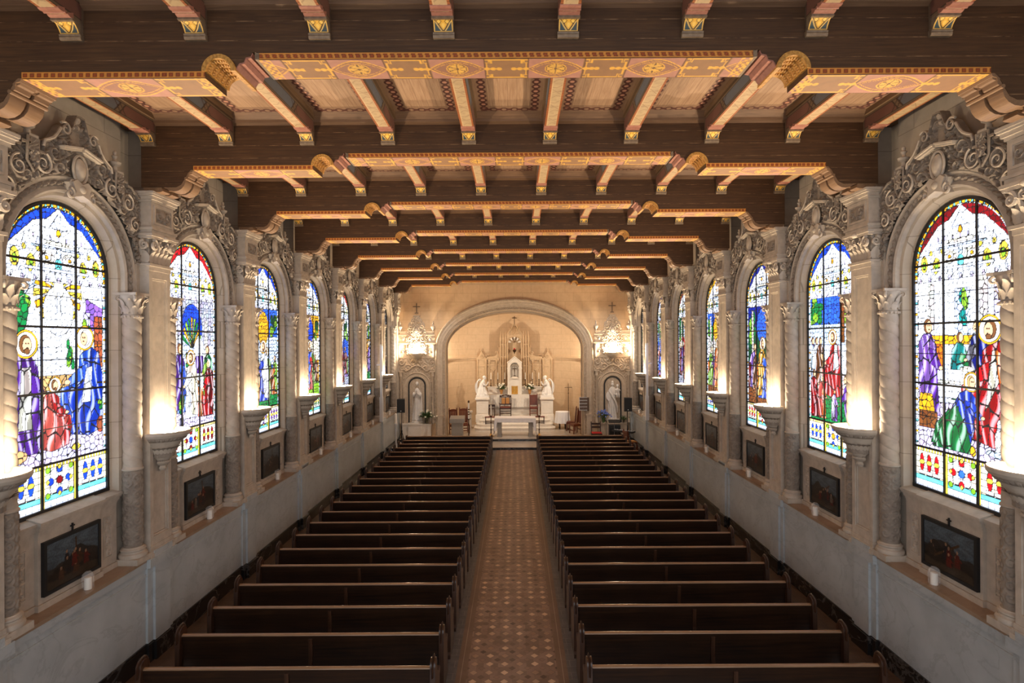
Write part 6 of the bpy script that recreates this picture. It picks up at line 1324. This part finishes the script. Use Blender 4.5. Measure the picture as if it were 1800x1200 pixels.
# altar candlesticks and bouquets
for k, x in enumerate((-1.37, -.97, -.57, .61, 1.03, 1.40)):
    nm = ('outermost', 'middle', 'innermost', 'innermost', 'middle', 'outermost')[k]
    r = thing('candlestick', f"bronze altar candlestick with white candle, {nm} on {SIDE[-1 if x < 0 else 1]} of the tabernacle", 'candlestick', (x, 33.58, 2.47), 0, 'candlesticks on the altar shelf')
    b = MB(); b.lathe([(.07, 0), (.07, .02), (.03, .05), (.018, .1), (.03, .16), (.016, .2), (.016, .36), (.045, .38), (.05, .40)], seg=12); b.build('stick', M['bronze'], r, 40)
    b = MB(); b.lathe([(.02, .40), (.02, .78), (.005, .80)], seg=10); b.build('candle', M['wax'], r, 40)
def bouquet(label, loc, s, bloom, seed, vase='pot', nl=60, nb=26, spread=1.0, low=0):
    rg = np.random.default_rng(seed); r = thing('flower_vase', label, 'flowers', loc)
    b = MB(); b.lathe([(.07*s, 0), (.08*s, .02*s), (.06*s, .06*s), (.10*s, .2*s), (.12*s, .28*s), (.11*s, .28*s), (0, .24*s)], seg=14); b.build('vase', M[vase], r, 40)
    b = MB()
    for k in range(nl):
        a = rg.uniform(0, 2*PI); e = rg.uniform(.15, 1.35); d = Vector((math.cos(a)*math.cos(e)*spread, math.sin(a)*math.cos(e)*spread, math.sin(e))); L = s*rg.uniform(.22, .48); o = Vector((0, 0, .26*s)); sd = d.cross(Vector((0, 0, 1))).normalized(); w_ = .035*s
        p0, p1, p2 = o+d*L*.3, o+d*L*.7+Vector((0, 0, .02*s)), o+d*L-Vector((0, 0, .05*s)); b.add([p0, p1-sd*w_, p2, p1+sd*w_, p1+Vector((0, 0, .012*s))], [(0, 1, 4), (1, 2, 4), (2, 3, 4), (3, 0, 4)])
        if k % 4 == 0: b.tube([o, o+d*L*.5, o+d*L*.9], .005*s, 4)
    f = b.build('foliage', M['leaf'], r, 0); f['kind'] = 'stuff'
    b = MB()
    for k in range(nb):
        a = rg.uniform(0, 2*PI); e = rg.uniform(.2, 1.4); L = s*rg.uniform(.30, .46); c = Vector((math.cos(a)*math.cos(e)*spread*L, math.sin(a)*math.cos(e)*spread*L, .26*s+math.sin(e)*L)); q = .042*s
        b.ell(c, (q*.5, q*.5, q*.5), 6, 4)
        for j in range(5): t = 2*PI*j/5+a; b.ell(c+Vector((math.cos(t)*q*.7, math.sin(t)*q*.7*.6, math.sin(t)*q*.5)), (q*.5, q*.4, q*.5), 6, 4)
    f = b.build('blossoms', M[bloom], r, 50); f['kind'] = 'stuff'
bouquet("white lily arrangement on the high altar on praying woman's side of the tabernacle", (-.76, 33.2, 2.05), .95, 'bloom', 1, 'tan'); bouquet("white lily arrangement on the high altar on bearded man's side of the tabernacle", (.86, 33.2, 2.05), .95, 'bloom', 2, 'tan')
bouquet('leafy arrangement with white flowers beside the praying woman statue', (-4.36, 28.80, FS+.78), 1.0, 'bloom', 3, 'pot', 90, 14, 1.25)
bouquet('blue hydrangea bunch in a vase beside the bearded man statue', (4.42, 28.84, FS+.75), .9, 'bluebloom', 4, 'leaf', 30, 34); bouquet('small green potted plant at the outer end of the bearded man pedestal', (5.42, 28.84, FS+.75), .55, 'leaf', 5, 'pot', 60, 4, 1.3)
# loudspeakers on tripod stands
def speaker(nm, x, y, z):
    r = thing('loudspeaker', f"black loudspeaker on the tripod {nm}", 'loudspeaker', (x, y, z+1.58), 0, 'loudspeakers on tripods')
    b = MB(); b.prism([(-.19, -.17), (.19, -.17), (.13, .17), (-.13, .17)], 2, 0, .64); b.build('cabinet', M['plastic'], r, 20)
    b = MB(); b.box(-.17, .17, -.185, -.168, .05, .61); b.build('grille', M['iron'], r, 0)
    b = MB(); b.box(-.02, .02, -.19, -.184, .06, .10); b.build('badge', M['whitemetal'], r, 0)
    r = thing('speaker_stand', f"black tripod loudspeaker stand {nm}", 'speaker stand', (x, y, z), 0, 'tripod loudspeaker stands')
    b = MB(); b.lathe([(.025, .12), (.025, .9), (.018, .92), (.018, 1.58)], seg=10); b.lathe([(.04, .62), (.04, .72)], seg=10); b.build('pole', M['iron'], r, 40)
    for k in range(3): a = PI/2+2*PI*k/3; b = MB(); b.tube([(0, 0, .66), (.30*math.cos(a), .30*math.sin(a), .02)], .016, 6); b.tube([(0, 0, .22), (.17*math.cos(a), .17*math.sin(a), .30)], .01, 6); b.build('leg', M['iron'], r, 40)
speaker("in front of the praying woman's niche", -5.40, 27.75, .12); speaker("in front of the bearded man's niche", 5.40, 27.75, .12)
for s_, nm in ((-1, "praying woman's"), (1, "bearded man's")):
    r = thing('column_speaker', f'slim white column loudspeaker on the wall on {nm} side', 'column loudspeaker', (s_*5.68, 24.82, 1.66), 0, 'white column loudspeakers')
    b = MB(); b.box(-.05, .05, -.055, .055, 1.05, 3.30); b.build('column', M['whitemetal'], r, 0)
    b = MB(); b.box(-.07, .07, -.075, .075, .0, 1.05); b.build('lower_box', M['whitemetal'], r, 0)
    b = MB(); b.box(*sorted((0, s_*.2)), -.03, .03, 2.4, 2.46); b.build('wall_bracket', M['whitemetal'], r, 0)
r = thing('candle_post', 'white candle post by the wall near the praying woman', 'candle stand', (-5.46, 26.7, 0))
b = MB(); b.lathe([(.13, 0), (.13, .03), (.05, .06), (.045, 1.25), (.07, 1.28), (.07, 1.32)], seg=14); b.build('post', M['whitemetal'], r, 40)
b = MB(); b.lathe([(.06, 1.32), (.06, 1.75), (.02, 1.78)], seg=14); b.build('candle', M['wax'], r, 40)
# musicians' corner
r = thing('amplifier', 'black box amplifier behind the music stand', 'amplifier', (4.88, 28.35, .12)); 
b = MB(); b.box(-.27, .27, -.14, .14, .32, .84); b.build('cabinet', M['plastic'], r, 0)
b = MB(); b.box(-.24, .24, -.15, -.138, .36, .72); b.build('grille', M['iron'], r, 0)
for x in (-.2, .2):
    b = MB(); b.tube([(x, -.15, 0), (x, .1, .34)], .015, 6); b.tube([(x, .15, 0), (x, -.1, .34)], .015, 6); b.build('leg', M['iron'], r)
r = thing('keyboard', 'black electric keyboard with white keys on a stand', 'keyboard', (5.15, 27.45, 0.12), PI*.78)
b = MB(); b.box(-.55, .55, -.15, .15, .62, .70); b.build('keyboard_body', M['plastic'], r, 0)
b = MB(); b.box(-.5, .5, -.145, .0, .70, .712); b.build('white_keys', M['whitemetal'], r, 0)
b = MB()
for k in range(24): x = -.48+.041*k; b.box(x, x+.014, -.09, 0, .712, .722) if k % 7 not in (2, 6) else None
b.build('black_keys', M['iron'], r, 0)
b = MB()
for s_ in (-1, 1): b.tube([(s_*-.3, -.1, 0), (s_*.3, -.1, .62)], .018, 6); b.tube([(s_*-.3, .1, 0), (s_*.3, .1, .62)], .018, 6); b.tube([(s_*.3, -.12, .61), (s_*.3, .12, .61)], .018, 6); b.tube([(s_*.3, -.2, .015), (s_*.3, .2, .015)], .018, 6)
b.build('stand', M['iron'], r, 40)
r = thing('music_stand', 'black music stand with wide tilted desk', 'music stand', (4.80, 27.95, .12))
b = MB(); b.prism([(-.10, 1.02), (.10, 1.12), (.10, 1.14), (-.10, 1.04)], 0, -.28, .28); b.box(-.28, .28, -.13, -.09, 1.01, 1.04); b.build('desk', M['iron'], r, 0)
b = MB(); b.tube([(0, 0, .12), (0, 0, 1.07)], .013, 8)
for k in range(3): a = 2*PI*k/3; b.tube([(0, 0, .2), (.24*math.cos(a), .24*math.sin(a), .012)], .01, 6)
b.build('stand', M['greymetal'], r, 40)
r = thing('microphone_stand', 'thin black microphone stand beside the red-seated chair', 'microphone stand', (4.42, 27.95, .12))
b = MB(); b.lathe([(.12, 0), (.12, .02), (.012, .03), (.01, 1.05)], seg=10); b.tube([(0, 0, 1.05), (.30, -.1, .62)], .008, 6); b.build('pole', M['iron'], r, 40)
b = MB(); b.tube([(0, 0, 1.05), (-.05, -.05, 1.12)], [.012, .022], 8); b.build('microphone', M['iron'], r, 40)
